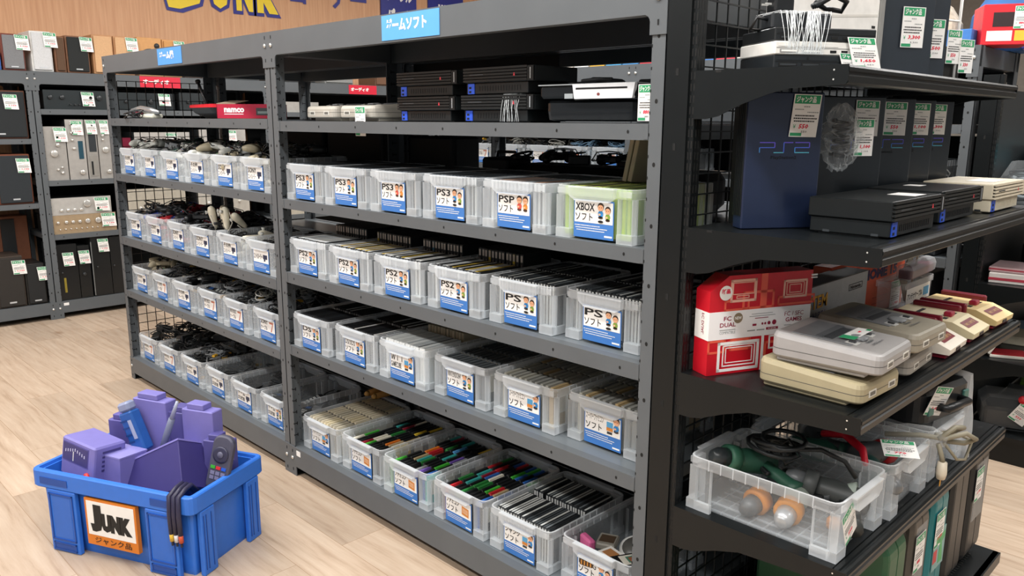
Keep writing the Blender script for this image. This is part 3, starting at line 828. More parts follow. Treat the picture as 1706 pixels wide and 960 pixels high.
def heap(bn, where, kinds, layers=((.012, 0), (.060, 1), (.106, 2)), top=None):
    M = Matrix.Translation(bn.location) @ Matrix.Rotation(bn.rotation_euler.z, 4, 'Z')
    for z, li in layers:
        ks = kinds if not (top and li == 2) else top
        cells = [(-.055, .105), (.05, .10), (-.05, .205), (.055, .21), (0, .30)] if li == 1 else [(-.05, .08), (.052, .10), (0, .19), (-.052, .285), (.05, .28)]
        if li == 3: cells = [(-.06, .13), (.05, .12), (-.01, .21), (.06, .27), (-.06, .30)]
        if li == 0: cells = [(-.052, .10), (.052, .10), (0, .2), (0, .29)]
        for (cx, cy) in cells:
            k = rnd.choice(ks)
            p = M @ Vector((cx + rnd.uniform(-.006, .006), cy + rnd.uniform(-.01, .01), z))
            rz = rnd.uniform(-1.0, 1.0) + (math.pi if rnd.random() < .5 else 0)
            tl = 0 if li == 0 else .28
            item(k, p, (rnd.uniform(-tl, tl), rnd.uniform(-tl, tl), rz), '%s in the %s' % (WORD[k], where), '%s in the %s' % (WORD[k] + 's', where))
ZL = {'B': 1.1685, 'C': .8248, 'D': .5232, 'E': .129}
JP_C = 'コントローラー'
NUNS = []
LROW = {
    'B': [('その他', JP_C, 'pad', ['pad_white', 'pad_white', 'remote_grey']), ('その他', JP_C, 'pad', ['pad_green', 'pad_white', 'remote_grey', 'adapter_grey']), ('その他', JP_C, 'pad', ['pad_white', 'pad_white', 'pad_black']),
          ('その他', JP_C, 'pad', ['pad_cream', 'pad_white', 'pad_grey']), ('SONY', JP_C, 'pad', ['pad_grey', 'pad_cream', 'pad_black']), ('SONY', JP_C, 'pad', ['pad_black', 'pad_cream', 'coil_black'])],
    'C': [('SONY', JP_C, 'pad', ['pad_black', 'coil_black', 'pad_blue']), ('SONY', JP_C, 'pad', ['pad_black', 'coil_black', 'pad_red', 'pad_blue']), ('SONY', JP_C, 'pad', ['pad_red', 'pad_black', 'coil_black']),
          ('SONY', JP_C, 'pad', ['pad_black', 'coil_black']), ('その他', JP_C, 'pad', ['nun', 'coil_black', 'nun']), (JP_C, None, 'pad', ['pad_black', 'coil_black'])],
    'D': [('その他', JP_C, 'pad', ['pad_cream', 'remote_grey']), ('その他', 'ケーブル', 'cable', ['coil_black', 'pad_cream', 'coil_grey']), ('その他', 'ケーブル', 'pad', ['coil_black', 'coil_grey', 'adapter']),
          ('NINTENDO', 'ケーブル', 'cable', ['coil_black', 'coil_grey', 'remote']), ('NINTENDO', 'ケーブル', 'cable', ['coil_grey', 'coil_white', 'coil_black']), ('SONY', 'ケーブル', 'cable', ['coil_black', 'adapter', 'coil_grey'])],
    'E': [('NINTENDO', 'アダプター', 'cable', ['adapter', 'coil_black']), ('NINTENDO', 'アダプター', 'cable', ['adapter', 'coil_black']), ('SONY', 'アダプター', 'pad', ['adapter', 'coil_black', 'coil_grey']),
          ('ゲーム', '周辺機器', 'pad', ['coil_black', 'adapter']), ('ゲーム', '周辺機器', 'pad', ['coil_black', 'remote']), ('ゲーム', '周辺機器', 'kids', ['remote', 'adapter_grey', 'coil_white'])]}
LN = {'B': 'top bin row', 'C': 'second bin row', 'D': 'third bin row', 'E': 'bottom bin row'}
LY = {'B': .012, 'C': .016, 'D': .022, 'E': .030}
for row in 'BCDE':
    for k, (l1, l2, ic, ks) in enumerate(LROW[row]):
        wh = '%s bin from far end, controller bay %s' % (ORD[k], LN[row])
        bn = make_bin('clear bin of loose accessories, %s from far end in controller bay %s' % (ORD[k], LN[row]), PX[k], LY[row] + rnd.uniform(0, .012), ZL[row] + .0006, R(rnd.uniform(-1.2, 1.2)), l1, l2, ic)
        lay = ((.012, 0), (.056, 1), (.098, 2), (.136, 3))
        if row == 'C' and k == 4: lay = lay[:3]
        if row == 'E' and k >= 3: lay = ((.012, 0), (.045, 1))
        if row == 'C' and k == 5: lay = ((.012, 0), (.056, 1), (.095, 2))
        heap(bn, wh, ks, lay)
# dark mass of cables lying on the heaps of the back half
for i, (x, z, row) in enumerate([(.3, ZL['C'], 'second'), (.62, ZL['C'], 'second'), (.95, ZL['C'], 'second'), (1.5, ZL['C'], 'second')]):
    pass
for i, (x, y, t_) in enumerate([(1.030, .10, .1), (1.075, .13, -.1), (1.115, .12, .15), (1.150, .10, -.25), (1.185, .15, .6)]):
    item('nun', (x, y, .825 + .185), (R(90) + t_, t_, rnd.uniform(-.4, .4)), 'cream stick controller standing on end in fourth bin, controller bay second bin row', 'cream stick controllers standing on end')
# retro bin: odd toys
M_ = Matrix.Translation(RETRO.location)
t = thing('film_reel', 'round silver reel lying in the last bin of the bottom row', 'film reel', M_ @ Vector((.03, .17, .08)))
MB().lathe([(.05, 0), (.055, .002), (.055, .012), (.05, .014)], mat('e4e4e0', .4), 24).build('rim', t)
MB().cyl((0, 0, .0142), (0, 0, .0150), .046, mat('5b5a56', .35), 24).build('tape_disc', t)
MB().lathe([(.012, .015), (.012, .019), (.004, .021)], mat('c8c4b4', .4), 12).build('hub', t)
t.rotation_euler = (R(14), R(6), 0)
t = thing('film_reel', 'grey round reel behind the silver reel, last bin of bottom row', 'film reel', M_ @ Vector((.07, .285, .085)))
MB().lathe([(.048, 0), (.053, .002), (.053, .012), (.048, .014)], mat('b9b9b6', .4), 24).build('rim', t)
MB().cyl((0, 0, .0142), (0, 0, .0150), .042, mat('77787a', .35), 24).build('tape_disc', t)
b = MB(); b.box(-.03, .03, -.012, .012, 0, .035, mat('d8669a', .45), .006)
tag(b.build('toy_block', None, M_ @ Vector((-.085, .075, .085)), R(-20)), 'pink rounded toy at the corner of the last bottom-row bin', 'toy')
b = MB(); b.box(-.03, .03, -.035, .035, 0, .02, mat('8a867c', .5), .004).box(-.022, .022, -.02, .02, .02, .0215, mat('4a3a2c', .5))
tag(b.build('cassette', None, M_ @ Vector((-.045, .12, .09)), R(24)), 'grey brown cassette beside the pink toy', 'cassette')
b = MB(); b.box(-.034, .034, -.055, .055, 0, .022, mat('1a1b1c', .45), .003).box(-.024, .024, -.03, .04, .022, .0226, mat('e2ddcf', .5)).box(-.016, .016, -.012, .024, .0226, .0230, mat('4a7f6a', .5)).box(-.01, .012, -.006, .012, .0230, .0233, mat('9a5a3c', .5))
o = b.build('toy_cartridge', None, M_ @ Vector((.075, .075, .09)), R(-28)); tag(o, 'black cartridge with a pale picture label in the last bottom-row bin', 'game cartridge')
b = MB(); b.box(-.032, .032, -.03, .03, 0, .016, mat('eceae4', .5), .002).box(-.02, .02, -.015, .018, .016, .0165, mat('b07a4c', .5))
tag(b.build('photo_card', None, M_ @ Vector((.012, .06, .095)), R(-12)), 'white card box with brown picture in the last bottom-row bin', 'card')
b = MB(); b.box(-.035, .035, -.016, .016, 0, .02, mat('2a1c12', .5), .002)
for k in range(6): b.box(-.03 + k * .01, -.025 + k * .01, -.0165, -.016, .003, .017, mat('c98a3c', .5))
tag(b.build('toy_grille', None, M_ @ Vector((-.02, .02, .075)), R(10)), 'brown toy with orange bars in the last bottom-row bin', 'toy')
b = MB(); b.box(-.075, .075, -.022, .022, 0, .045, mat('efeeea', .5), .002).box(-.0752, .0752, -.0222, .0222, .030, .0455, RED)
b.text('GRANDSTAND', (-.05, -.0226, .008), X, Z, .09, .014, INK, .03) if False else b.box(-.04, .05, -.0226, -.022, .010, .022, DGREY)
tag(b.build('game_box', None, M_ @ Vector((.0, .335, .075)), R(0)), 'long red and white box standing in the back of the last bin', 'box')
# orange drumsticks and dark clutter behind the cream cartridges
t = thing('drumstick', 'orange wooden drumstick leaning beside the cream cartridges', 'drumstick', (1.86, .44, .20), R(24), 'pair of orange drumsticks')
MB().tube([(-.02, -.12, .10), (0, .0, .09), (.02, .16, .075)], [.013, .016, .016], mat('c48a44', .45), 10).build('stick', t)
MB().tube([(-.0225, -.135, .1015), (-.02, -.12, .1)], [.008, .013], mat('d8a55c', .45), 10).build('tip', t)
dup(t, (1.91, .45, .195), R(20), 'orange wooden drumstick leaning beside the cream cartridges', 'pair of orange drumsticks')
# ------------------------------------------------------------------ price tags and consoles
def price_tag(b, o, u, v, w, h, price, green=True, detail=True):
    """paper tag in the plane (u right, v up) whose upper left corner is o"""
    o, u, v = map(Vector, (o, u, v)); n = u.cross(v)
    b.add([o - n * .0004, o + u * w - n * .0004, o + u * w - v * h - n * .0004, o - v * h - n * .0004], [(0, 1, 2, 3)], WHITE)
    b.quad(o - v * h, u * w, v * h, WHITE)
    e = .0004
    b.quad(o - v * h * .22 + u * w * .04 + n * e, u * w * .92, v * h * .20, GREEN_TAG)
    b.text('ジャンク品', o - v * h * .195 + u * w * .09 + n * 2 * e, u, v, w * .72, h * .15, WHITE, .03, 1)
    if detail:
        for k, (a, l) in enumerate(((.40, .2), (.08, .3), (.55, .35), (.12, .7), (.08, .8), (.1, .7))):
            x = a
            while x < a + l:
                q = rnd.uniform(.03, .07); b.quad(o + u * w * x - v * h * (.30 + k * .065 + (0 if k < 3 else .02)) + n * e, u * w * q, v * h * (.022 if k < 3 else .03), GREY_INK if k < 3 else INK); x += q + .015
    b.text('￥', o - v * h * .80 + u * w * .10 + n * e, u, v, w * .10, h * .09, GREEN_TAG, .01, 1)
    b.text(price, o - v * h * .81 + u * w * .30 + n * e, u, v, w * (.10 * len(price) + .05), h * .12, RED_INK, .04, 1, .15)
    b.text(price, o - v * h * .90 + u * w * .42 + n * e, u, v, w * .07 * len(price), h * .05, INK, .0, 1)
    b.quad(o - v * h * .98 + u * w * .03 + n * e, u * w * .42, v * h * .075, GREEN_TAG)
    b.box(0, 0, 0, 0, 0, 0, WHITE) if False else None
    return b
def tag_part(parent, o, u, v, w, h, price, name='price_tag'):
    c = price_tag(MB(), o, u, v, w, h, price).build(name, parent); c['label'] = 'white and green price tag'
    return c
FATB = mat('1a1d1e', .38, spec=.35); FATD = mat('121415', .45, spec=.3)
BLUEPORT = mat('2b55c8', .35, vary=.1); SILV = mat('c9cdd0', .3, .3)
def fat_console(label, loc, rz=0, group=None, hexa=None, tagged=True):
    """wide disc console lying flat; front is -y, centred in x"""
    t = thing('disc_console', label, 'game console', loc, rz, group)
    A = FATB if not hexa else mat(hexa, .4); D = FATD if not hexa else mat(hexa, .45)
    b = MB(); b.box(-.145, .118, .008, .178, .003, .036, A, .002).box(-.14, .11, .03, .16, 0, .003, D)
    for k in range(16): b.box(-.09 + k * .0115, -.084 + k * .0115, .0072, .0082, .012, .026, D)
    for xx in (-.135, -.02): b.box(-.1454, -.145, .03 + (xx + .135) * .9, .045 + (xx + .135) * .9, .004, .009, DGREY)
    b.build('lower_body', t)
    b = MB(); b.box(-.150, .148, .004, .182, .036, .078, A, .0025)
    for k in range(5):
        z = .038 + k * .0086
        b.ext([(0, 0), (.007, .0018), (.007, .0045), (0, .006)], (-.150, -.002, z), Y, Z, (.272, 0, 0), A)
        if k < 4: b.box(-.149, .122, .0032, .0042, z + .006, z + .0086, SLOT)
    b.box(.124, .148, -.002, .005, .037, .077, D)
    b.text('PlayStation', (-.12, -.0026, .0555), X, Z, .05, .0035, GREY_INK, 0, 1) if False else b.box(-.12, -.06, -.0024, -.002, .057, .060, DGREY)
    b.build('upper_body', t)
    MB().box(.1345, .137, -.0026, -.002, .042, .072, SILV).build('status_strip', t)
    b = MB(); b.box(-.137, -.108, .0062, .0082, .004, .034, BLUEPORT).box(-.132, -.122, .0056, .0062, .007, .013, SLOT).box(-.132, -.122, .0056, .0062, .019, .025, SLOT)
    b.build('port_panel', t)
    b = MB(); b.ext([(0, 0), (.007, 0), (.0045, .009), (.0025, .009)], (.068, -.0026, .051), X, Z, (0, .0006, 0), mat('d23a46', .4)); b.build('red_logo', t)
    return t
def slim_console(label, loc, rz=0, hexa='202427', group=None):
    t = thing('slim_console', label, 'game console', loc, rz, group)
    A = mat(hexa, .35); D = SLOT if hexa[0] < '5' else mat('8f8f8c', .5)
    b = MB(); b.box(-.115, .115, 0, .152, .0, .027, A, .002); b.build('body', t)
    b = MB(); b.box(-.112, .112, -.0008, .0005, .0135, .0145, D).box(-.108, .03, -.0008, .0005, .0165, .0168, D).box(-.04, -.036, -.0012, .0005, .018, .023, D)
    for x in (-.104, -.052):
        b.box(x, x + .042, -.001, .0005, .004, .0115, D); b.box(x + .003, x + .039, -.0014, .0, .006, .0095, mat('f2f0ea', .4) if hexa[0] > '5' else DGREY)
    for x in (.012, .038): b.box(x, x + .014, -.0012, .0005, .005, .010, SLOT)
    b.build('port_panel', t)
    return t
LOGO = [mat(c, .3, vary=0) for c in ('6a5ad8', '4f6ad8', '4a8fd8', '5ab8d0')]
def tower_console(label, loc, rz, hexa='2a3345', group=None, price=None, logo=True):
    """the same wide console standing on its end; broad side is -y"""
    t = thing('standing_console', label, 'game console', loc, rz, group)
    A = mat(hexa, .3, coat=.2)
    b = MB(); b.box(-.091, .091, 0, .042, 0, .301, A, .0025); b.build('upper_body', t)
    MB().box(-.085, .087, .042, .078, .006, .27, FATD, .002).build('lower_body', t)
    b = MB()
    for k in range(5): b.box(-.0935, -.0905, .004 + k * .0078, .0085 + k * .0078, .03, .299, FATB)
    b.build('ridged_front', t)
    if logo:
        b = MB(); y = -.0006
        S_ = [((-.058, .17), (-.058, .181), (-.006 - .016, .181), (-.022, .192), (-.058, .192)), ((-.024, .170), (-.0, .170), (-.0, .192), (.022, .192)), ((.062, .170), (.027, .170), (.027, .181), (.062, .181), (.062, .192), (.027, .192))]
        for s in S_:
            for p, q in zip(s, s[1:]):
                zc = (p[1] + q[1]) / 2; m = LOGO[min(3, max(0, int((.192 - zc) / .0056)))]
                if p[0] == q[0]: b.box(p[0] - .001, p[0] + .001, y, 0, min(p[1], q[1]), max(p[1], q[1]), m)
                else: b.box(min(p[0], q[0]), max(p[0], q[0]), y, 0, p[1] - .001, p[1] + .001, m)
        b.text('PlayStation2', (-.03, y, .154), X, Z, .062, .009, SLOT, .01, 1)
        b.build('logo', t)
    if price: tag_part(t, (.028, -.0012, .296), X, Z, .052, .076, price)
    return t
SFC_L = 'b9b6b2'
def sfc_console(label, loc, rz, hexa, group=None, price=False, ink='5b5e60'):
    """square cartridge console; front is +x, base centred"""
    t = thing('cartridge_console', label, 'game console', loc, rz, group)
    A = mat(hexa, .45, vary=.04); D = mat('77787a', .45)
    b = MB()
    b.box(-.108, .085, -.088, .088, 0, .016, A, .003)
    b.build('base', t)
    b = MB()
    rings = []
    b.rp(.240, .200, [(.004, .012), (.0005, .016), (0, .030)], .022, A, n=4, caps=(1, 0), smooth=False)
    b.rp(.2396, .1996, [(0, .030), (0, .0315)], .022, mat('4a4845', .5), n=4, caps=(0, 0))
    b.T = Matrix(((1, 0, 0, 0), (0, 1, 0, 0), (-.055, 0, 1, .0), (0, 0, 0, 1)))
    b.rp(.240, .200, [(.0006, .022), (.0004, .0315), (.0005, .050), (.004, .058), (.010, .0605), (.012, .0595)], .022, A, n=4, caps=(0, 1), smooth=False)
    b.build('shell', t)
    T2 = Matrix(((1, 0, 0, 0), (0, 1, 0, 0), (-.055, 0, 1, .0), (0, 0, 0, 1)))
    b = MB(); b.T = T2
    z = .0596
    b.box(-.085, .045, -.070, .070, z, z + .002, D, .0008)
    b.box(-.035, -.020, -.062, .062, z + .002, z + .0042, mat('5a5c5f', .45))
    b.box(-.019, .0, -.055, .055, z + .002, z + .003, mat('3e4043', .45))
    b.build('top_panel', t)
    b = MB(); b.T = T2
    b.lathe([(.020, z + .002), (.019, z + .006), (.014, z + .007)], mat('8f9193', .4), 16, 'Z', (.035, .0, 0)).box(.028, .052, -.016, .016, z + .002, z + .0065, mat('8f9193', .4))
    b.build('eject_button', t)
    for s in (-1, 1):
        b = MB(); b.T = T2; b.box(.026, .052, s * .045 - .011, s * .045 + .011, z + .0006, z + .0024, mat('c9c8c4', .45)).box(.032, .046, s * .045 - .004, s * .045 + .004, z + .0024, z + .006, mat('3a3c3e', .4)); b.build('slide_switch', t)
        b = MB(); b.box(.1190, .1206, s * .048 - .017, s * .048 + .017, .022, .036, mat('d6d3ca', .4)).box(.1206, .1212, s * .048 - .012, s * .048 + .012, .025, .033, mat('66635c', .5)); b.build('controller_port', t)
    b = MB(); b.T = T2
    b.text('Nintendo', (.064, -.02, z + .0022), Y, NX, .034, .008, mat(ink, .5), .04, 1); b.text('SUPER Famicom', (.078, -.026, z + .0022), Y, NX, .058, .007, mat(ink, .5), .02, 1)
    b.build('lettering', t)
    return t
def famicom(label, loc, rz, hexa, group=None, lever=True, pads=True):
    t = thing('retro_console', label, 'game console', loc, rz, group)
    A = mat(hexa, .45, vary=.04); MAR = mat('7a1a2a', .35)
    MB().box(-.105, .100, -.070, .070, 0, .013, MAR, .002).build('base', t)
    b = MB(); b.ext([(-.11, .012), (.108, .012), (.110, .026), (.052, .050), (-.11, .052)], (0, -.075, 0), X, Z, (0, .15, 0), A)
    b.box(-.06, -.05, -.04, .04, .052, .0528, SLOT).box(.018, .03, -.05, -.028, .0505, .0515, SLOT).box(.018, .03, .028, .05, .0505, .0515, SLOT)
    b.build('shell', t)
    sl = Vector((.058, 0, -.024)).normalized()
    b = MB(); o = Vector((.062, .05, .0463))
    b.quad(o, Vector((0, -.1, 0)), -sl * -.022, MAR) if False else b.quad(o + sl * .022, Vector((0, -.1, 0)), -sl * .022, MAR) if False else None
    n = Vector((.024, 0, .058)).normalized() * .0008
    a = Vector((.064, -.048, .0451)) + n; d = Vector((0, .096, 0)); e = sl * .026
    b.add([a, a + e, a + e + d, a + d], [(0, 1, 2, 3)], MAR)
    b.text('FAMILY COMPUTER', a + e * .72 + Vector((0, .008, 0)) + n * .5, Y, -sl, .078, .010, mat('c9a06a', .5), .02, 1)
    b.build('name_plate', t)
    b = MB(); b.box(.109, .1112, -.02, .012, .014, .022, mat('3a3432', .5)); b.build('port', t)
    if lever: MB().box(.012, .034, -.016, .016, .05, .064, mat('a31f3a', .4), .003).build('eject_lever', t)
    if pads:
        for s in (-1, 1):
            MB().box(-.10, .03, s * .086 - .009, s * .086 + .009, .012, .066, MAR, .004).build('hand_controller', t)
    return t
def film_wrap(label, cat, loc, rz, w, d, h, seed=3):
    """crumpled clear bag with a dark cable in it"""
    q = random.Random(seed); b = MB(); n = 26; rows = 20; vs = []
    for j in range(rows):
        z = h * j / (rows - 1); k_ = math.sin(math.pi * (j + .6) / (rows + .2)) ** .5
        for i in range(n):
            a = 2 * math.pi * i / n; f = k_ * (1 + q.uniform(-.30, .12) + .18 * math.sin(5 * a + j))
            vs.append((w / 2 * f * math.cos(a), d / 2 * f * math.sin(a), z + q.uniform(-.9, .9) * h / rows))
    fs = [(j * n + i, j * n + (i + 1) % n, (j + 1) * n + (i + 1) % n, (j + 1) * n + i) for j in range(rows - 1) for i in range(n)]
    t = thing('wrapped_cable', label, cat, loc, rz)
    b.add(vs, fs + [tuple(reversed(range(n))), tuple(range((rows - 1) * n, rows * n))], FILM); b.build('clear_wrapping', t)
    pts = []
    for i in range(40):
        a = i * .9; pts.append((w * .26 * math.cos(a) * (.8 + .2 * math.sin(i)), d * .26 * math.sin(a), h * (.2 + .6 * i / 40)))
    MB().tube(pts, .004, mat('2a2c2e', .4), 5).build('cable', t)
    return t
def stretch_band(b, x0, x1, y0, y1, z0, z1, n=14, seed=1):
    q = random.Random(seed); n = int(n * 1.8)
    for i in range(n):
        a = x0 + (x1 - x0) * (i + q.uniform(-.3, .3)) / n; s = q.uniform(-.02, .02)
        b.tube([(a, y0, z0), (a + s * .5, y0 - .001, (z0 + z1) / 2), (a + s, y0 + .004, z1), (a + s, y1, z1 + .002)], .0006, mat('e8ecec', .2), 4, caps=False)
# ------------------------------------------------------------------ consoles in the upper shelf of the front row
ZA = 1.4544 + .0006
t = sfc_console('grey cartridge console nearest the middle post, top open shelf', (1.99, .20, ZA), R(-90), 'b9b2a6')
t = sfc_console('grey cartridge console with a hanging price tag, top open shelf', (2.235, .19, ZA), R(-88), 'b9b2a6')
tag_part(t, (.135, .02, .050), Y, Z, .058, .100, '330')
fat_console('black disc console, lower of the stack next to grey consoles', (2.595, .10, ZA), R(-1))
fat_console('black disc console, upper of the stack next to grey consoles', (2.600, .10, ZA + .0785), R(1))
t = fat_console('black disc console wrapped in clear film, lower of second stack', (2.935, .09, ZA), R(1))
b = MB(); stretch_band(b, .02, .10, -.0035, .15, .002, .079, 7, 5); b.build('clear_film_band', t)
fat_console('black disc console, upper of second stack on top open shelf', (2.945, .085, ZA + .0785), R(-1))
# large rounded console with a silver face
t = thing('media_console', 'large black console with silver slot plate on top open shelf', 'game console', (3.275, .10, ZA), R(2))
PB = mat('17191b', .18, vary=.05)
MB().rp(.300, .26, [(.02, .004), (.004, .008), (0, .03), (.0, .052), (.008, .060)], .02, PB, n=3).build('lower_body', t, (0, .13, 0))
b = MB(); b.box(-.16, .155, -.01, .26, .064, .098, PB, .006); b.build('upper_body', t)
b = MB(); b.ext([(-.035, .062), (.150, .062), (.158, .100), (-.042, .100)], (0, -.016, 0), X, Z, (0, .012, 0), mat('e4e6e8', .25)).box(-.03, .135, -.0166, -.0158, .086, .0905, SLOT)
b.disc((.045, -.0166, .073), X, Z, .005, .004, mat('7a3a3a', .5), 10); b.build('slot_plate', t)
MB().box(-.165, .16, -.012, .262, .098, .101, mat('c0c6c8', .2, .4)).build('silver_trim', t)
b = MB(); b.box(-.07, -.042, -.0135, -.0105, .063, .076, mat('9aa0a2', .3)); b.build('button_strip', t)
b = MB(); b.tube([(-.06, .06, .106), (-.03, .02, .112), (.02, .03, .116), (.05, .09, .112), (.01, .13, .11), (-.04, .1, .112), (-.02, .05, .118), (.04, .06, .116)], .005, BLACKM, 6)
tag(b.build('cable_coil', None, (3.25, .12, ZA - .001)), 'coiled black cable lying on the console with silver plate', 'cable')
b = MB(); price_tag(b, (3.497, .018, 1.545), X, Z, .05, .085, '880'); tag(b.build('price_tag'), 'green headed price tag hanging beside the right post of top open shelf', 'price tag')
# left part of that shelf
ZAL = 1.462 + .0006
t = thing('game_box', 'open red cardboard box with white lettering on top open shelf', 'box', (1.225, .04, ZAL), R(35))
b = MB(); RB = mat('b51a3a', .45); CB = mat('8c7a66', .7)
for a in ((0, .27, 0, .003), (0, .27, .117, .12)): b.box(a[0], a[1], a[2], a[3], 0, .062, RB)
for a in (0, .267): b.box(a, a + .003, 0, .12, 0, .062, RB)
b.box(0, .27, 0, .12, 0, .002, CB)
b.build('carton', t)
b = MB(); b.text('namco', (.035, -.0006, .026), X, Z, .095, .020, WHITE, .05).box(.035, .125, -.0006, 0, .018, .021, WHITE); b.build('lettering', t)
b = MB(); b.text('namco', (-.0006, .112, .026), NY, Z, .05, .014, WHITE, .05); b.build('small_lettering', t)
MB().box(-.0008, 0, .01, .035, .016, .046, mat('4a4a48', .5)).build('printed_mark', t)
MB().box(.185, .25, -.0008, 0, .015, .046, mat('3c3f40', .5)).box(.192, .242, -.0012, 0, .022, .032, mat('7d8a86', .5)).build('printed_mark', t)
MB().ext([(0, 0), (.12, .016), (.12, .018), (0, .003)], (0, 0, .062), Y, Z, (.09, 0, 0), CB).build('open_flap', t)
t = thing('toy_controller', 'red and black moulded toy controller beside the red box', 'game controller', (.93, .10, ZAL), R(-6))
b = MB(); b.rp(.33, .17, [(.07, .0), (.02, .025), (0, .050)], .04, mat('26292b', .4), n=4); b.build('lower_tray', t, (0, .08, 0))
b = MB(); b.rp(.335, .175, [(0, .050), (0, .062), (.015, .066)], .04, mat('d2202e', .35), n=4); b.build('red_top', t, (0, .08, 0))
b = MB(); b.cyl((-.08, .06, .06), (-.16, .05, .17), .007, mat('3a3c3e', .3, .5), 8).cyl((-.16, .05, .17), (-.165, .05, .18), .012, BLACKM, 10); b.build('shift_stick', t)
t = thing('toy_scooter_part', 'silver and maroon toy piece with a cream box below it', 'toy', (.38, .06, ZAL), R(4))
MB().box(-.08, .06, 0, .06, 0, .022, mat('e0dccb', .5), .006).build('cream_box', t)
b = MB(); b.tube([(-.20, .02, .038), (-.1, .02, .045), (.02, .02, .036), (.10, .02, .030)], [.012, .020, .018, .009], mat('a9abac', .25, .6), 10); b.build('silver_arm', t)
MB().tube([(-.20, .02, .032), (-.06, .018, .030)], [.012, .016], mat('8a1f36', .35), 8).build('maroon_grip', t)
t = item('coil_black', (.30, .03, ZAL), (0, 0, .6), 'small tangle of black cable at shelf edge, above first bin', 'tangle of cable at shelf edge')
t = item('adapter_grey', (.13, .10, ZAL), (0, 0, .4), 'grey power adapter standing at far end of top open shelf', 'adapter on top open shelf')
# dark cases standing in the back half, seen above the bins
for i, (x, w, h) in enumerate([(.90, .44, .235), (1.40, .50, .24), (1.97, .30, .235), (2.36, .14, .16)]):
    t = thing('storage_case', 'black %s case standing behind top bin row, case %s from far end' % (('hard', 'soft', 'wide', 'small')[i], ORD[i]), 'case', (x, .70, 1.1585 if i > 1 else 1.1695), R((2, -3, 1, 5)[i]))
    MB().rp(w, .16, [(.008, 0), (0, .01), (0, h - .01), (.008, h)], .02, BLACKM, n=3).build('body', t)
    MB().tube([(-.05, 0, h - .004), (-.045, 0, h + .02), (.045, 0, h + .02), (.05, 0, h - .004)], .006, BLACKP, 6).build('handle', t)
# signs on the top beam
def sign(label, o, u, w, h, text, tw, th, hexa, tx=.07, ty=.32):
    b = MB(); o = Vector(o); u = Vector(u); n = u.cross(Vector(Z))
    p = mat(hexa, .45, vary=.02)
    b.ext([(0, 0), (w, 0), (w, h), (0, h)], o, u, Z, -n * .0015, p)
    b.text(text, o + u * w * tx + Vector(Z) * h * ty + n * .0006, u, Z, tw, th, WHITE, .05)
    return tag(b.build('shelf_sign'), label, 'sign')
sign('pale blue sign over the controller bay, on the top beam', (.744, -.0055, 1.705), X, .266, .073, 'ゲーム機', .165, .036, '4f94d8')
sign('large pale blue sign on the top beam of software bay', (2.513, -.0055, 1.7035), X, .282, .075, 'ゲームソフト', .205, .040, '5aa6ea')

# ------------------------------------------------------------------ black end display: top shelf
ang = R(56)
for i, (hx, lab) in enumerate([('202427', 'black slim console at bottom of the stack on top display shelf'), ('e9e6df', 'white slim console in middle of the stack on top display shelf'), ('1d2022', 'black slim console on top of the stack, film wrapped')]):
    t = slim_console(lab, (3.895, .125, Z1 + .0006 + i * .0275), ang + R((0, 1, -1)[i]), hx)
    if i == 2: SLIM = t
b = MB(); stretch_band(b, -.09, -.005, -.003, .1, -.026, .060, 26, 2); b.build('clear_film_band', SLIM)
tag_part(SLIM, (.030, -.004, -.022), (1, -.05, -.06), (-.3, .03, .9), .062, .060, '1,100')
tag_part(SLIM, (.045, -.006, .010), (1, -.05, -.02), (-.25, .05, .9), .062, .070, '1,650')
t = thing('power_adapter', 'black power adapter with cord on the slim console stack', 'power adapter', (3.875, .145, Z1 + .0845), ang)
MB().box(-.105, .035, .02, .07, 0, .034, mat('2b2e31', .4), .004).build('housing', t)
b = MB(); b.box(-.10, -.055, .02, .06, .034, .066, BLACKP, .004); b.box(-.115, -.1, .035, .037, .05, .054, ZINC).box(-.115, -.1, .05, .052, .05, .054, ZINC); b.build('plug', t)
b = MB(); b.tube([(-.1, .04, .02), (-.13, .04, .025), (-.14, .045, .0), (-.11, .05, -.002)], .004, BLACKP, 6)
for k in range(3): b.tube([(.0, .03 + .008 * k, .05), (.04, .02 + .008 * k, .075), (.075, .035, .062), (.08, .06, .045), (.04, .06, .05), (.01, .05, .06)], .006, BLACKP, 6)
b.build('cord', t)
t = thing('white_console_box', 'large white console standing upright behind the slim console stack', 'game console', (3.745, .46, Z1 + .0006), R(82))
MB().box(-.19, .20, -.02, .05, 0, .36, mat('efece6', .35), .006).build('body', t)
MB().box(.20, .222, -.022, .052, 0, .38, mat('8d8c88', .4), .003).build('side_rail', t)
b = MB(); b.ext([(-.18, .13), (.19, .16), (.19, .166), (-.18, .136)], (0, -.0206, 0), X, Z, (0, .001, 0), mat('d9d5cd', .4)); b.box(.165, .18, -.0212, -.02, .115, .121, SLOT).box(.165, .18, -.0212, -.02, .13, .136, SLOT); b.build('seam', t)
b = MB(); b.tube([(-.15, -.028, .30), (-.12, -.03, .34), (-.10, -.028, .31), (-.14, -.03, .28)], .003, BLACKP, 5); b.build('cable', t)
for i, (y, pr, lab) in enumerate([(.745, '3,300', 'dark upright console with tag, nearest the white console'), (.865, '1,500', 'dark upright console with tag, second from the white console')]):
    t = tower_console(lab, (3.82, y + .03, Z1 + .0006), R(63), '2b3138', None, None, False)
    tag_part(t, (-.02 + .02 * i, -.004, .195 - .02 * i), X, Z, .075, .105, pr)
t = thing('wire_stand', 'slim white wire stand standing beside the dark upright consoles', 'frame', (3.85, 1.04, Z1 + .0006), R(70))
b = MB()
for x in (-.04, .03): b.cyl((x, 0, 0), (x, 0, .34), .004, WHITE, 8)
for z in (.18, .30): b.cyl((-.04, 0, z), (.03, 0, z), .003, WHITE, 8)
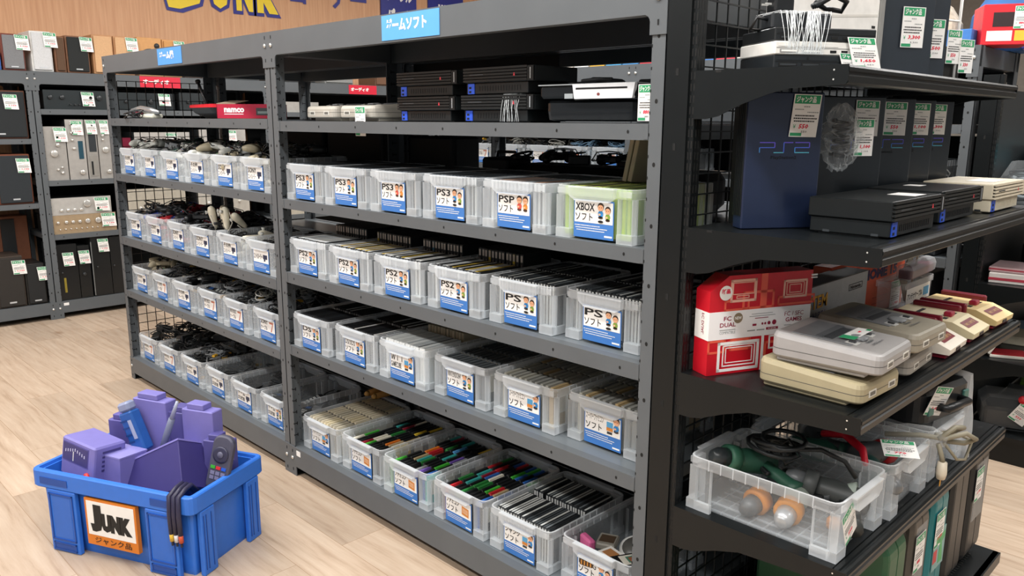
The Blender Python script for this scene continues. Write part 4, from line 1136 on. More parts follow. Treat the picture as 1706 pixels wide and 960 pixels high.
b.build('wire_frame', t)
for i, (yy, zz) in enumerate(((-.02, .155), (.035, .13))): tag_part(t, (yy, -.006 - .002 * i, zz), X, Z, .06, .095, ('550', '330')[i])
MB().box(-.05, .06, .006, .05, 0, .11, mat('1a1816', .5), .003).build('dark_panel', t)
# second shelf: standing and lying consoles
for i, (x, y, pr, hx, lab) in enumerate([(3.817, .129, None, '1d2740', 'navy standing console with outlined lettering, nearest the mesh'), (3.812, .500, '1,100', '1d2226', 'dark standing console second in the row on second display shelf'),
                                         (3.815, .700, '550', '1d2226', 'dark standing console third in the row on second display shelf'), (3.815, .860, '1,100', '1c2024', 'dark standing console fourth in the row on second display shelf'), (3.812, 1.035, '1,300', '1c2024', 'dark standing console last in the row on second display shelf')]):
    t = tower_console(lab, (x, y, Z2 + .0006), ang + R((0, 2, 1, 1, 3)[i]), hx, None, None)
    if i == 0: tag_part(t, (.016, -.003, .297), (1, 0, -.02), (.09, 0, 1), .066, .092, '550')
    else: tag_part(t, (-.005 + .008 * (i % 2), -.003, .292), (1, 0, -.02), Z, .068, .088, pr)
film_wrap('crumpled clear bag of dark cable hanging between standing consoles', 'cable', (3.875, .285, Z2 + .13), R(50), .09, .06, .145)
b = MB(); price_tag(b, (0, 0, 0), X, Z, .052, .085, '1,100'); o = b.build('price_tag', None, (3.888, .335, Z2 + .245), R(62)); tag(o, 'price tag clipped to the crumpled bag beside the navy console', 'price tag')
t = fat_console('black disc console lying flat, nearest on second display shelf', (4.066, .28, Z2 + .0006), R(90))
b = MB(); b.box(.02, .09, .02, .08, .0785, .0790, WHITE); b.build('price_tag', t)
t = fat_console('black disc console lying flat, middle of second display shelf', (4.05, .63, Z2 + .0006), R(90))
b = MB(); b.box(-.02, .03, .10, .14, .0785, .0790, WHITE); b.build('price_tag', t)
t = fat_console('beige disc console lying flat, furthest on second display shelf', (4.065, .985, Z2 + .0006), R(90), None, 'd3c9b2')
b = MB(); b.box(-.06, .07, .03, .10, .0785, .0790, WHITE); b.build('price_tag', t)

# ------------------------------------------------------------------ third shelf: boxes and cartridge consoles
t = thing('console_box', 'red and white console carton at the mesh end of third display shelf', 'box', (3.722, .016, Z3 + .0006), R(66))
RB2 = mat('c41224', .4, vary=.05); RL = mat('e8604a', .45, vary=0); PK = mat('f1b9a4', .45, vary=0); MRN = mat('8f1a3a', .5, vary=0)
H = .236; w = .290
b = MB(); b.ext([(0, 0), (w, 0), (w, H), (.05, H), (.0, H - .035)], (0, 0, 0), X, Z, (0, .055, 0), RB2)
b.build('carton', t)
b = MB(); y = -.0006
def fr(b, x0, x1, z0, z1, th, m, yy):
    b.box(x0, x1, yy, 0, z0, z0 + th, m).box(x0, x1, yy, 0, z1 - th, z1, m).box(x0, x0 + th, yy, 0, z0, z1, m).box(x1 - th, x1, yy, 0, z0, z1, m)
b.box(0, w, y, 0, .085, .152, mat('f4f2f2', .45, vary=.01)); b.box(-.0006, 0, 0, .055, .085, .152, WHITE)
for (x0, x1, z0, z1, th) in ((.0, .05, .052, .084, .005), (.06, .12, .055, .084, .006), (.04, .11, .152, .178, .005), (.09, .18, .152, .196, .006), (.19, .30, .155, .178, .005), (.16, .2, .02, .07, .006)): fr(b, x0, x1, z0, z1, th, RL, y)
b.box(.140, .158, y, 0, .152, H, RL)
fr(b, .055, .128, .172, .226, .006, PK, y * 1.3); fr(b, .061, .122, .190, .219, .002, PK, y * 1.3); fr(b, .072, .108, .180, .188, .002, PK, y * 1.3)
fr(b, .205, .275, .172, .216, .005, PK, y * 1.3); fr(b, .214, .266, .179, .210, .002, PK, y * 1.3); fr(b, .222, .258, .184, .205, .002, PK, y * 1.3)
fr(b, .028, .145, .006, .078, .007, WHITE, y * 1.3); fr(b, .042, .134, .018, .070, .003, WHITE, y * 1.3); fr(b, .050, .126, .026, .064, .002, WHITE, y * 1.3)
b.box(.151, .158, y * 1.3, 0, .0, .085, WHITE).box(.158, w, y * 1.3, 0, .028, .034, WHITE); fr(b, .172, .24, .05, .084, .004, WHITE, y * 1.3); fr(b, .19, .30, .036, .066, .003, WHITE, y * 1.3)
b.disc((.042, y * 2, .196), X, Z, .0175, .0175, WHITE, 24); b.text('新品', (.030, y * 2.6, .194), X, Z, .024, .012, RED_INK, .06)
b.text('FC', (.040, y * 2, .1295), X, Z, .021, .0105, MRN, .02).text('DUAL', (.030, y * 2, .1145), X, Z, .044, .0105, MRN, .02).text('COMPATIBLE', (.030, y * 2, .098), X, Z, .044, .0065, GREY_INK, .0).box(.030, .074, y * 2, 0, .107, .1085, GREY_INK)
b.disc((.080, y * 2, .134), X, Z, .0125, .0125, mat('8a7a62', .5), 24); b.text('NEW', (.0705, y * 2.6, .1305), X, Z, .019, .0075, WHITE, .03)
b.text('FC / SFC', (.213, y * 2, .128), X, Z, .056, .0105, MRN, .0).text('GAMES', (.217, y * 2, .1135), X, Z, .048, .0105, MRN, .02).box(.214, .268, y * 2, 0, .1045, .106, GREY_INK)
for (x0, x1, z0, z1) in ((.118, .178, .1395, .1405), (.112, .186, .134, .1352), (.128, .166, .1285, .1300)): b.box(x0, x1, y * 2, 0, z0, z1, MRN if z0 < .13 else GREY_INK)
for (x, r) in ((.150, .003), (.158, .003), (.169, .0045), (.184, .0062)): b.disc((x, y * 2, .114 + r * .3), X, Z, r, r, MRN, 14)
b.box(.122, .133, y * 2, 0, .111, .116, MRN); b.box(.162, .196, y * 2, 0, .0985, .1045, MRN).text('FC DUAL', (.167, y * 2.6, .0998), X, Z, .024, .0034, WHITE, .02, 1)
for x in (.108, .135): b.box(x, x + .022, y * 2, 0, .0990, .1015, GREY_INK)
b.text('FC DUAL', (-.0008, .018, .147), (0, 0, -1), NY if False else Y, .05, .010, MRN, .02)
b.box(.285, .303, y * 2, 0, .222, .226, WHITE).box(.285, .303, y * 2, 0, .216, .219, WHITE)
b.build('printed_face', t)
t = thing('console_box', 'grey console carton with yellow lettering beside red carton', 'box', (3.80, .285, Z3 + .0006), R(90))
b = MB(); G = mat('9da1a3', .45); b.box(0, .44, 0, .07, 0, .172, G); b.build('carton', t)
b = MB(); b.text('SYSTEM', (.015, -.0006, .112), X, Z, .165, .036, mat('1d2a5a', .5, vary=0), .07).text('SYSTEM', (.015, -.0012, .112), X, Z, .165, .036, mat('e8a81c', .5, vary=0), .02)
b.text('ゲームシステム', (.06, -.0006, .090), X, Z, .12, .014, mat('24346a', .5, vary=0), .05)
fr(b, .315, .405, .130, .148, .002, INK, -.0006); b.text('Nintendo', (.325, -.0006, .134), X, Z, .07, .010, INK, .04); b.box(.25, .258, -.0006, 0, .085, .098, DGREY); b.build('lettering', t)
MB().box(0, .44, .0, .07, .172, .1745, mat('2b2622', .6)).build('dark_top', t)
t = thing('console_box', 'orange console carton with dark blue lettering behind cartridge consoles', 'box', (3.735, .63, Z3 + .0006), R(88.5))
O_ = mat('d8542a', .45, vary=.05); b = MB(); b.box(0, .535, 0, .055, 0, .182, O_, .003); b.build('carton', t)
b = MB(); b.text('HOME 15', (.22, -.0006, .112), X, Z, .25, .034, mat('2a2350', .5, vary=0), .06); b.box(0, .535, -.0006, 0, .160, .163, mat('a83a18', .5)); b.box(.455, .50, -.0006, 0, .062, .100, INK)
for z in (.03, .05): b.box(.30, .41, -.0006, 0, z, z + .002, mat('a83a18', .5))
b.build('lettering', t); tag_part(t, (.435, -.002, .085), X, Z, .075, .10, '1,980')
sfc_console('yellowed cartridge console at bottom of the front stack', (3.955, .143, Z3 + .0006), R(-2), 'a3987a')
t = sfc_console('pale grey cartridge console on top of the front stack', (3.975, .152, Z3 + .0645), R(2), '9b9896')
b = MB(); b.quad((.04, -.04, .0645), (.0, .115, 0), (-.032, -.005, .001), WHITE).quad((.04, -.04, .0649), (.0, .03, 0), (-.032, -.005, .001), GREEN_TAG).quad((.026, .028, .0655), (0, .014, 0), (-.005, 0, .0), RED_INK).quad((.038, .058, .0653), (0, .014, 0), (-.01, 0, .0), GREEN_TAG); b.build('price_tag', t)
sfc_console('grey cartridge console at bottom of the second stack', (3.945, .405, Z3 + .0006), R(3), '96928b')
sfc_console('beige grey cartridge console on top of the second stack', (3.972, .385, Z3 + .0645), R(-1), '918a7b')
famicom('white retro console with maroon plate, beside grey stack', (3.966, .640, Z3 + .0006), R(2), 'efe6d6', None, False)
famicom('cream retro console with red lever, middle of three', (3.962, .855, Z3 + .0006), R(1), 'e6d8b0')
famicom('yellowed retro console at far end of third display shelf', (3.966, 1.07, Z3 + .0006), R(-2), 'e2c88e')
t = thing('cable_tray', 'clear tray of cables with white card behind the retro consoles', 'storage tray', (3.795, 1.045, Z3 + .0006), 0)
b = MB(); b.rp(.085, .25, [(.005, 0), (0, .105), (.002, .105), (.007, .003)], .012, CLEAR_WALL); b.rp(.09, .255, [(0, .092), (0, .11), (.003, .11)], .012, CLEAR_RIB, caps=(0, 0)); b.build('tray_body', t)
b = MB(); b.box(.0455, .0465, -.115, .085, .045, .092, WHITE); b.text('アンテナケーブル', (.0469, -.107, .058), Y, Z, .125, .020, INK, .03); b.box(.0466, .0470, .028, .075, .055, .082, SKYINK); b.build('label_card', t)
t = thing('cable_coil', 'loop of pale cable standing in the clear cable tray', 'cable', (3.79, 1.09, Z3 + .01), 0)
b = MB()
for k in range(5): b.tube([(0, -.02 + .008 * k, .02), (-.01, -.05 + .012 * k, .10), (0, .0 + .008 * k, .175), (.01, .03, .16), (.005, .02, .08), (0, .0, .02)], .003, mat('d4cdbb', .5), 5)
b.build('wire', t)
b = MB(); b.rp(.05, .26, [(.01, 0), (.002, .008), (0, .03), (.006, .044), (.02, .05)], .01, FILM, n=3); b.rp(.04, .24, [(0, .004), (0, .03)], .01, mat('5a2a38', .4)); tag(b.build('wrapped_controller', None, (3.81, 1.09, Z3 + .113), R(3)), 'clear wrapped maroon controller lying on the cable tray', 'game controller')

# two cases sticking up out of the green case bin, dark clutter behind the top bin row
for i in range(2):
    o = link('disc_case', spine_case(3, .080, True), None, (3.325 + i * .018, .20, 1.1575 + .142)); o.rotation_euler = (R(-4), R(9), 0)
    tag(o, 'pale case standing on the green cases beside the end post', 'game case', 'pale cases in the green case bin')
for i, (k, x, y) in enumerate([('coil_black', 2.45, .70), ('pad_black', 2.62, .72), ('adapter', 2.74, .70), ('pad_black', 2.88, .72), ('remote', 2.98, .70), ('coil_black', 3.12, .70), ('pad_black', 2.52, .84), ('coil_black', 2.8, .84)]):
    item(k, (x, y, 1.158 + .145), (0, 0, i * 1.1), '%s lying behind the top bin row on the rear rack' % WORD[k], '%ss behind the top bin row' % WORD[k])
t = thing('equipment_bag', 'long black soft bag lying behind the green case bin', 'bag', (2.83, .78, 1.1581), 0)
MB().rp(.86, .22, [(.03, 0), (0, .03), (0, .11), (.02, .138)], .06, BLACKM, n=4).build('body', t)
MB().tube([(-.2, -.113, .06), (-.19, -.125, .11), (.19, -.125, .11), (.2, -.113, .06)], .008, BLACKP, 6).build('strap', t)
# ------------------------------------------------------------------ fourth shelf: bins of power tools
def end_bin(label, y, dx=0.0, rz=90.0, card_=False):
    t = thing('tool_bin', label, 'storage bin', (4.062 + dx, y, Z4 + .0006), R(rz))
    link('bin_body', BIN_BODY, t); return t
TB1 = end_bin('clear bin of drills at the mesh end of fourth display shelf', .145)
tag_part(TB1, (-.118, .0015, .100), (.86, 0, .5), (-.4, 0, .9), .062, .085, '550')
TB2 = end_bin('clear bin of grinders, second along the fourth display shelf', .425, .006, 91)
TB3 = end_bin('clear bin under black tool case, third along fourth display shelf', .715, .0, 89)
def drill(name, label, loc, rot, body, ring, chuck='b9bbbd'):
    t = thing(name, label, 'power tool', loc); t.rotation_euler = rot
    B = mat(body, .45)
    MB().lathe([(.018, -.09), (.027, -.085), (.030, -.06), (.030, .0), (.026, .02), (.024, .03)], B, 16, 'X').build('motor_body', t)
    MB().lathe([(.026, .03), (.033, .033), (.033, .060), (.026, .062)], mat(ring, .45), 16, 'X').build('clutch_ring', t)
    MB().lathe([(.024, .060), (.022, .088), (.014, .104), (.009, .106)], mat(chuck, .3, .5 if chuck[0] > '9' else 0), 16, 'X').build('chuck', t)
    b = MB(); b.tube([(-.05, 0, -.02), (-.058, 0, -.06), (-.066, 0, -.105), (-.068, 0, -.125)], [.019, .018, .019, .024], B, 10); b.build('handle', t)
    MB().box(-.036, -.024, -.006, .006, -.06, -.03, BLACKP, .003).build('trigger', t)
    b = MB()
    for k in range(3): b.box(-.075 + k * .012, -.069 + k * .012, -.031, .031, -.004, .004, SLOT)
    b.build('vents', t)
    return t
zb = Z4 + .008
drill('power_drill', 'black and orange drill lying nearest the mesh in the tool bin', (3.835, .150, zb + .036), (R(90), R(9), R(-96)), '2c2f31', 'd8882a', '55585a')
drill('power_drill', 'grey drill with orange ring and bright chuck in tool bin', (3.900, .150, zb + .038), (R(100), R(8), R(-80)), '8f9a90', 'dd9030', 'c4c6c8')
drill('power_drill', 'dark green corded drill propped in the corner of tool bin', (3.765, .150, zb + .098), (R(80), R(-16), R(-112)), '2c5745', '356650', '33383a')
drill('power_drill', 'dark grey drill lying across the back of tool bin', (3.955, .215, zb + .060), (R(85), R(-10), R(196)), '3a3d3c', '4a4d4c', '6b6e70')
b = MB(); b.lathe([(.010, -.02), (.016, -.014), (.016, .006), (.009, .018)], mat('d8862a', .4), 12, 'X'); tag(b.build('orange_knob', None, (4.0, .15, zb + .016), R(20)), 'small orange plastic knob loose on the tool bin floor', 'tool part')
t = thing('extension_cable', 'coil of thick black cord over the dark green drill', 'cable', (3.815, .16, zb + .125))
pts = []
for i in range(44): a = i * .55; pts.append((.055 * math.cos(a) + .0011 * i, .042 * math.sin(a), .016 + .0008 * i + .012 * math.sin(a * .7)))
pts += [(.12, .03, .04), (.17, .05, .02), (.19, .07, -.02)]
MB().tube(pts, .0055, mat('1d1f20', .5), 7).build('wire', t)
MB().tube([(.05, .0, -.012), (.085, .004, .02), (.05, .008, .052), (.03, .0, .03)], .004, BLACKP, 5, True).build('cable_tie', t)
for i, (kx, ky, kz, bd, rg, rot, lab) in enumerate([(3.86, .40, .075, '2a5a4c', '2a5a4c', (R(80), 0, R(20)), 'teal grinder lying in the second tool bin'), (3.96, .46, .085, '33373a', 'b0252c', (R(85), R(10), R(80)), 'dark grinder with a red ring in the second tool bin'),
                                                  (3.80, .47, .08, '3a3e3f', '8a8c8c', (R(75), 0, R(130)), 'grey black grinder at the back of second tool bin'), (3.98, .38, .075, '1f4a44', '26524a', (R(90), R(6), R(-30)), 'green drill behind the handle of second tool bin')]):
    drill('angle_grinder' if 'grinder' in lab else 'power_drill', lab, (kx, ky, zb + kz), rot, bd, rg, '6a6d6f')
b = MB(); b.tube([(-.09, 0, 0), (-.03, .02, .02), (.05, .01, .012), (.10, -.02, 0)], [.009, .011, .010, .007], RED, 8); tag(b.build('red_cable', None, (3.93, .345, zb + .125), R(-30)), 'red strap lying over the near rim of second tool bin', 'strap')
b = MB(); price_tag(b, (0, 0, 0), (1, 0, 0), (0, .95, .3), .078, .062, '770'); tag(b.build('price_tag', None, (4.005, .36, Z4 + .172), R(32)), 'price tag resting on the second tool bin', 'price tag')
t = thing('wrapped_cable', 'film wrapped grey power cord hanging off the second tool bin', 'cable', (4.075, .50, Z4 + .145), R(10))
b = MB(); b.tube([(-.10, -.02, .004), (-.05, .0, .012), (.0, .01, .012), (.035, .015, .004)], [.022, .026, .026, .016], FILM, 9); b.build('clear_wrapping', t)
b = MB(); CC = mat('8d8672', .5)
b.tube([(-.10, -.02, .004), (-.02, .004, .012), (.03, .01, .012), (.075, .03, .03), (.095, .06, .01), (.07, .07, -.01), (.03, .03, .0)], .0065, CC, 7)
b.tube([(.02, .0, .012), (.05, .03, .04), (.065, .07, .03), (.04, .08, .01), (.01, .03, .01)], .0065, CC, 7)
b.tube([(.03, .015, .0), (.06, .05, -.05), (.075, .09, -.06), (.085, .10, -.01), (.06, .06, .012)], .004, CC, 6)
b.tube([(.02, .0, .0), (.030, .0, -.03), (.034, .0, -.045)], .006, CC, 6); b.build('wire', t)
b = MB(); b.tube([(.034, 0, -.045), (.034, 0, -.075), (.034, 0, -.09)], [.011, .013, .010], mat('d8cdb8', .4), 8); b.build('plug', t)
b = MB()
for s in (-1, 1): b.box(.033, .035, s * .005 - .002, s * .005 + .002, -.108, -.09, mat('c8973a', .3, .6))
b.build('prong_pair', t)
t = thing('tool_case', 'black moulded case with large price tag on the third tool bin', 'tool case', (3.90, .735, Z4 + .140), R(80))
b = MB(); b.rp(.26, .30, [(.012, 0), (0, .012), (0, .085), (.012, .098)], .04, mat('1f2123', .4), n=4); b.build('body', t)
b = MB(); b.tube([(-.06, -.15, .05), (-.055, -.178, .05), (.055, -.178, .05), (.06, -.15, .05)], .011, BLACKP, 8); b.build('handle', t)
for s in (-1, 1): MB().box(s * .09 - .014, s * .09 + .014, -.156, -.148, .03, .07, mat('3f6f66', .4), .003).build('latch', t)
tag_part(t, (-.105, -.172, .120), (.95, 0, -.22), (.2, -.25, .95), .088, .085, '1,650')
t = thing('clear_bag', 'frosted clear bag standing at the far side of third tool bin', 'bag', (4.03, .845, Z4 + .0006), 0)
q = random.Random(4); vs = []; n = 12
for j in range(7):
    for i in range(n):
        a = 2 * math.pi * i / n; f = (1 - .05 * j) * (1 + q.uniform(-.08, .08)); vs.append((.055 * f * math.cos(a), .04 * f * math.sin(a), .04 * j))
b = MB(); b.add(vs, [(j * n + i, j * n + (i + 1) % n, (j + 1) * n + (i + 1) % n, (j + 1) * n + i) for j in range(6) for i in range(n)] + [tuple(range(72, 84))], CLEAR_FOOT); b.build('bag_film', t)

# ------------------------------------------------------------------ base deck: moulded tool cases
def hard_case(label, y, w, h, hexa, price=None, wrap=False, pic=False, px=3.90, d=.34, rz=0, tz=None):
    t = thing('tool_case', label, 'tool case', (px, y, ZB + .0006), R(90 + rz))
    m = mat(hexa, .42)
    b = MB(); T = Matrix.Translation((0, 0, h / 2)) @ Matrix.Rotation(R(90), 4, 'X')     # rounded rectangle seen from the side
    b.T = Matrix.Translation((0, 0, h / 2)) @ Matrix.Rotation(R(90), 4, 'Y') @ Matrix.Rotation(R(90), 4, 'Z') @ Matrix.Identity(4)
    b.rp(d, h, [(.012, -w / 2), (.002, -w / 2 + .008), (0, -w / 2 + .014), (0, -.003), (.003, -.002), (.003, .002), (0, .003), (0, w / 2 - .014), (.002, w / 2 - .008), (.012, w / 2)], .055, m, n=5)
    b.build('shell', t)
    b = MB(); b.T = Matrix.Identity(4)
    b.tube([(0, -.05, h - .004), (0, -.045, h + .022), (0, .045, h + .022), (0, .05, h - .004)], .009, mat('1b1c1d', .4), 8); b.build('handle', t)
    for s in (-1, 1): MB().box(-.012, .012, s * .1 - .014, s * .1 + .014, h - .012, h + .002, mat('2a2c2d', .4), .003).build('latch', t)
    if wrap:
        MB().rp(w + .003, d + .003, [(0, h * .38), (0, h * .86)], .03, FILM, n=4, caps=(0, 0)).build('clear_wrapping', t)
    if price: tag_part(t, (-w * .42, -d / 2 - .004, tz or h * .80), X, Z, min(.07, w * .8), .105, price)
    if pic:
        b = MB(); yy = -d / 2 - .0035; b.box(-.045, .045, yy, yy + .002, h * .34, h * .64, mat('7aa8a8', .4)); b.box(-.045, -.015, yy - .0004, yy, h * .40, h * .50, RED)
        b.ext([(-.03, .60), (.04, .60), (.04, .55), (.018, .53), (.028, .43), (.034, .37), (0, .37), (.0, .43), (.004, .53), (-.03, .55)], (0, yy - .0006, 0), X, (0, 0, h), (0, .0004, 0), mat('3aa860', .4)); b.build('picture_label', t)
    return t
hard_case('green hard tool case nearest on the base deck', .38, .13, .35, '2a5a3c')
hard_case('brown grey film wrapped tool case beside the green case', .545, .12, .37, '4f4a44', '880', True)
hard_case('teal hard tool case with a drill picture label', .70, .12, .38, '1f7a80', '1,650', False, True)
hard_case('black hard tool case beside the teal case', .87, .14, .40, '222324', None)
hard_case('black film wrapped tool case at the far end of base deck', 1.06, .15, .39, '242526', '1,100', True, tz=.32)
t = thing('small_bag', 'small patterned packet at the foot of the green tool case', 'bag', (4.09, .31, ZB + .0006), R(90))
b = MB(); b.rp(.10, .03, [(.004, 0), (0, .02), (0, .22), (.01, .24)], .012, mat('3d3a42', .4, vary=.6, scale=60), n=3); b.build('packet', t)
# ------------------------------------------------------------------ goods on the rack along the wood wall (front at x = XW, facing +x)
XF = XW - .02
def wtag(parent, y, z, w=.085, h=.10, tilt=.08, p='1,100'):
    return tag_part(parent, (.018, y, z), (0, 1, -.03), (0, -tilt, 1), w, h, p)
def speaker(label, y0, y1, z0, h, cab, grille, price=True, badge=True, d=.28, rz=0, bare=False):
    w = y1 - y0; t = thing('loudspeaker', label, 'loudspeaker', (XF, (y0 + y1) / 2, z0 + .0006), R(rz))
    MB().box(-d, 0, -w / 2, w / 2, 0, h, mat(cab, .5), .004).build('cabinet', t)
    if bare:
        b = MB(); b.lathe([(.085, 0), (.085, .008), (.062, .008), (.03, .002), (.02, .010), (.001, .012)], mat('4a4d50', .5), 24, 'X', (0, 0, h * .42)); b.build('woofer', t)
        b = MB(); b.lathe([(.02, 0), (.02, .004), (.001, .007)], mat('2a2b2c', .5), 16, 'X', (0, w * .3, h * .8)); b.build('tweeter', t)
    else:
        MB().box(0, .012, -w / 2 + .010, w / 2 - .010, .012, h - .010, mat(grille, .85, vary=.08, scale=200), .003).build('grille', t)
        if badge: MB().box(.012, .0135, -.022, .022, h * .09, h * .12, SILV).build('badge', t)
    if price:
        c = wtag(t, w * .08, h * .98 if h < .3 else h * .92); c.location.x = .0
    return t
ZT = 1.7829
speaker('blue speaker cut by the left picture edge on the wall rack', -.22, -.045, ZT, .12, '3a66b0', '4a7ac4', False, False)
speaker('speaker in red brown cabinet with grey grille on wall rack top', -.035, .105, ZT, .245, '6a2f22', '77787a')
speaker('white narrow speaker with pale grille on wall rack top', .145, .28, ZT, .275, 'd9d8d4', 'c9cacb')
speaker('walnut speaker with black grille on wall rack top', .37, .525, ZT, .26, '7a5238', '1f2222')
speaker('walnut cabinet speaker half hidden behind the black grille speaker', .295, .365, ZT, .25, '7a5238', '5a4230', False, False)
speaker('tan cloth speaker, nearer of the pale pair', .55, .695, ZT, .28, 'b98a60', 'd0a67c', False, False)
speaker('tan cloth speaker with price tag, further of the pale pair', .70, .84, ZT, .28, 'b98a60', 'd0a67c', True, False)
speaker('light wood speaker showing a round grey cone', .87, 1.055, ZT, .285, 'c8935a', 'c8935a', False, False, bare=True)
speaker('light wood speaker with tag beside the round cone speaker', 1.06, 1.20, ZT, .28, 'c8935a', 'c49058', True, False)
speaker('dark wood speaker low behind the blue sign', 1.22, 1.50, ZT, .25, '4a3226', '33241c', False, False)
speaker('black speaker in wood cabinet on upper left wall shelf', -.26, .075, 1.318, .33, '5a3626', '1e2224')
speaker('black speaker in red wood cabinet on middle left wall shelf', -.16, .06, .862, .35, '6a3a26', '23282c')
speaker('tall dark brown speaker at the floor of left wall rack', -.24, -.06, .1275, .37, '3a3028', '2a2622')
speaker('tall black speaker at the floor of left wall rack', -.055, .075, .1275, .30, '1e1c1a', '1c1c1c')
t = thing('wood_cabinet', 'brown wood cabinet standing behind the low left speakers', 'cabinet', (XF - .33, -.12, .1275), 0)
MB().box(-.16, 0, -.24, .20, 0, .62, mat('7a4a32', .5), .003).build('body', t)
MB().box(0, .01, .02, .11, .02, .60, mat('202426', .5)).build('dark_panel', t)
def amp(label, y0, y1, z0, h, face, knobs, price='3,300', d=.32, ty=None):
    w = y1 - y0; t = thing('hifi_component', label, 'hi-fi component', (XF, (y0 + y1) / 2, z0 + .0006), 0)
    MB().box(-d, -.004, -w / 2 + .004, w / 2 - .004, .004, h - .003, mat('2b2d2e', .5), .003).build('case', t)
    MB().box(-.004, .004, -w / 2, w / 2, 0, h, mat(face, .3, .35 if face[0] > '5' else 0)).build('face_plate', t)
    km = mat('d4d2cc', .25, .5) if face[0] > '5' else mat('2f3234', .3)
    for (ky, kz, r_) in knobs:
        MB().lathe([(r_, .004), (r_ * .95, .016), (r_ * .8, .018)], km, 14, 'X', (0, ky * w, kz * h)).build('knob', t)
    return t
t = amp('black amplifier with price tag on upper wall shelf', .19, .62, 1.525, .135, '23292b', [(-.40, .62, .016), (-.22, .62, .016), (.22, .62, .014), (.36, .62, .02)] + [(-.1 + .07 * k, .25, .006) for k in range(6)])
wtag(t, .03, .125)
KV = [(.1, .80, .010), (.1, .66, .014), (-.1, .50, .026), (.0, .20, .008), (.2, .14, .010), (.2, .24, .008)]
t = amp('silver component standing on end, lowest of the four', .165, .305, 1.018, .385, 'b4b0aa', KV); wtag(t, -.01, .378)
t = amp('silver component on end with dark tuning window', .312, .435, 1.018, .435, 'bcb8b2', [(-.2, .92, .009), (-.2, .78, .011), (-.2, .66, .009), (-.15, .52, .010), (.2, .12, .018)]); wtag(t, -.03, .425, .075)
MB().box(.004, .0055, .012, .045, .15, .28, mat('2a4a58', .25)).build('tuning_window', t)
t = amp('silver cassette deck standing on end beside tuning window unit', .442, .518, 1.018, .435, 'a9a59f', [(.1, .9, .007)]); wtag(t, -.035, .43, .07)
b = MB(); b.box(.004, .0055, -.02, .03, .20, .36, mat('33373a', .3)).box(.004, .0058, -.025, .032, .02, .17, mat('8d8a84', .3)).box(.0055, .0062, -.015, -.002, .03, .13, SLOT); b.build('cassette_door', t)
t = amp('silver component on end next to the rack post', .525, .61, 1.018, .435, 'b6b2ac', [(-.1, .73, .010), (-.1, .66, .008), (.05, .49, .024), (.2, .12, .016)]); wtag(t, -.03, .43, .06)
t = amp('silver amplifier on top of the stacked pair', .13, .575, .763, .125, 'cbc8c2', [(.12, .62, .028), (-.28, .28, .012), (-.18, .28, .012), (-.08, .28, .012), (.02, .28, .012), (.28, .3, .012)]); wtag(t, .10, .118, .1)
t = amp('champagne amplifier at bottom of the stacked pair', .14, .60, .625, .137, 'b9a182', [(-.38, .62, .010), (-.26, .62, .012), (-.16, .62, .012), (-.06, .62, .012), (.06, .62, .018), (.22, .62, .022)] + [(-.36 + .08 * k, .25, .005) for k in range(9)]); wtag(t, .12, .135, .1)
for i, (y0, y1, h, lab) in enumerate([(.15, .30, .42, 'black component on end with yellow lettering, low wall shelf'), (.305, .385, .40, 'black component on end with two silver knobs, low wall shelf'), (.40, .53, .455, 'tall black component on end beside silver edge strip'), (.535, .612, .445, 'tall black component on end next to the rack post')]):
    t = amp(lab, y0, y1, .1275, h, '191b1c', [(-.25, .50, .006)] if i != 1 else [(-.1, .66, .012), (-.1, .46, .012)])
    if i != 3: wtag(t, (-.03, -.04, -.02)[i], (.36, .365, .44)[i], .075, .10)
    if i == 2: MB().box(0, .006, -.066, -.060, .01, .42, mat('8a8d8c', .3, .4)).build('edge_strip', t)
    if i == 0: MB().box(.004, .0052, -.03, -.015, .06, .17, mat('8a7a2a', .4)).build('yellow_lettering', t)
# goods of the wall rack seen through the front row
for i, (y0, y1, z0, h, c, lab) in enumerate([(.66, 1.12, 1.525, .13, '23292b', 'black amplifier behind the mesh, under first red sign'), (1.16, 1.50, 1.525, .14, '2a2f31', 'black receiver behind the mesh, right of first red sign'), (1.98, 2.42, 1.525, .09, 'b9b6b0', 'silver amplifier seen over the red box'),
                                             (1.0, 1.42, 1.018, .34, 'c4c0ba', 'silver amplifier seen over far bins of top row'), (1.5, 1.88, 1.018, .36, 'c4c0ba', 'pale receiver seen over middle bins of top row'), (2.0, 2.45, 1.018, .33, 'cbc8c2', 'silver receiver seen near the middle post'),
                                             (.7, 1.15, .625, .30, 'cbc4b4', 'cream amplifier seen over second bin row'), (1.25, 1.7, .625, .31, 'd0cbc0', 'pale amplifier seen through the second bin row'), (2.0, 2.5, .625, .29, 'cbc4b4', 'pale component seen beside red controllers'), (.68, 1.1, 1.018, .30, '7a2038', 'maroon cabinet seen at far end of top bin row')]):
    if i == 9: y0, y1 = .655, .76
    if i == 3: y0, y1 = .79, 1.22
    if i == 4: y0, y1 = 1.30, 1.7
    t = amp(lab, y0, y1, z0, h, c, [(-.3, .5, .014), (.1, .5, .018), (.3, .5, .012)])
    if i in (0, 3, 4, 7): wtag(t, (.02 if i else .10), h * .98, .09, .09)
RS = [('red sign on wall rack beam, seen at far end of front row', .86), ('red sign on wall rack beam, seen above the grey consoles', 2.735)]
for lab, y in RS:
    sign(lab, (XW + .0055, y, 1.698), Y, .31, .082, 'オーディオ', .20, .036, 'd3203a')
for i, (y, w, c, h) in enumerate([(1.56, .3, '5c6265', .18), (2.0, .4, '3e4245', .14), (2.5, .3, '8a8c8a', .1), (3.05, .34, '70503c', .12)]):
    speaker('%s speaker on the wall rack top behind the front row' % ('dark grey', 'charcoal', 'pale grey', 'brown')[i], y, y + w, ZT, h, c, c, False, False)
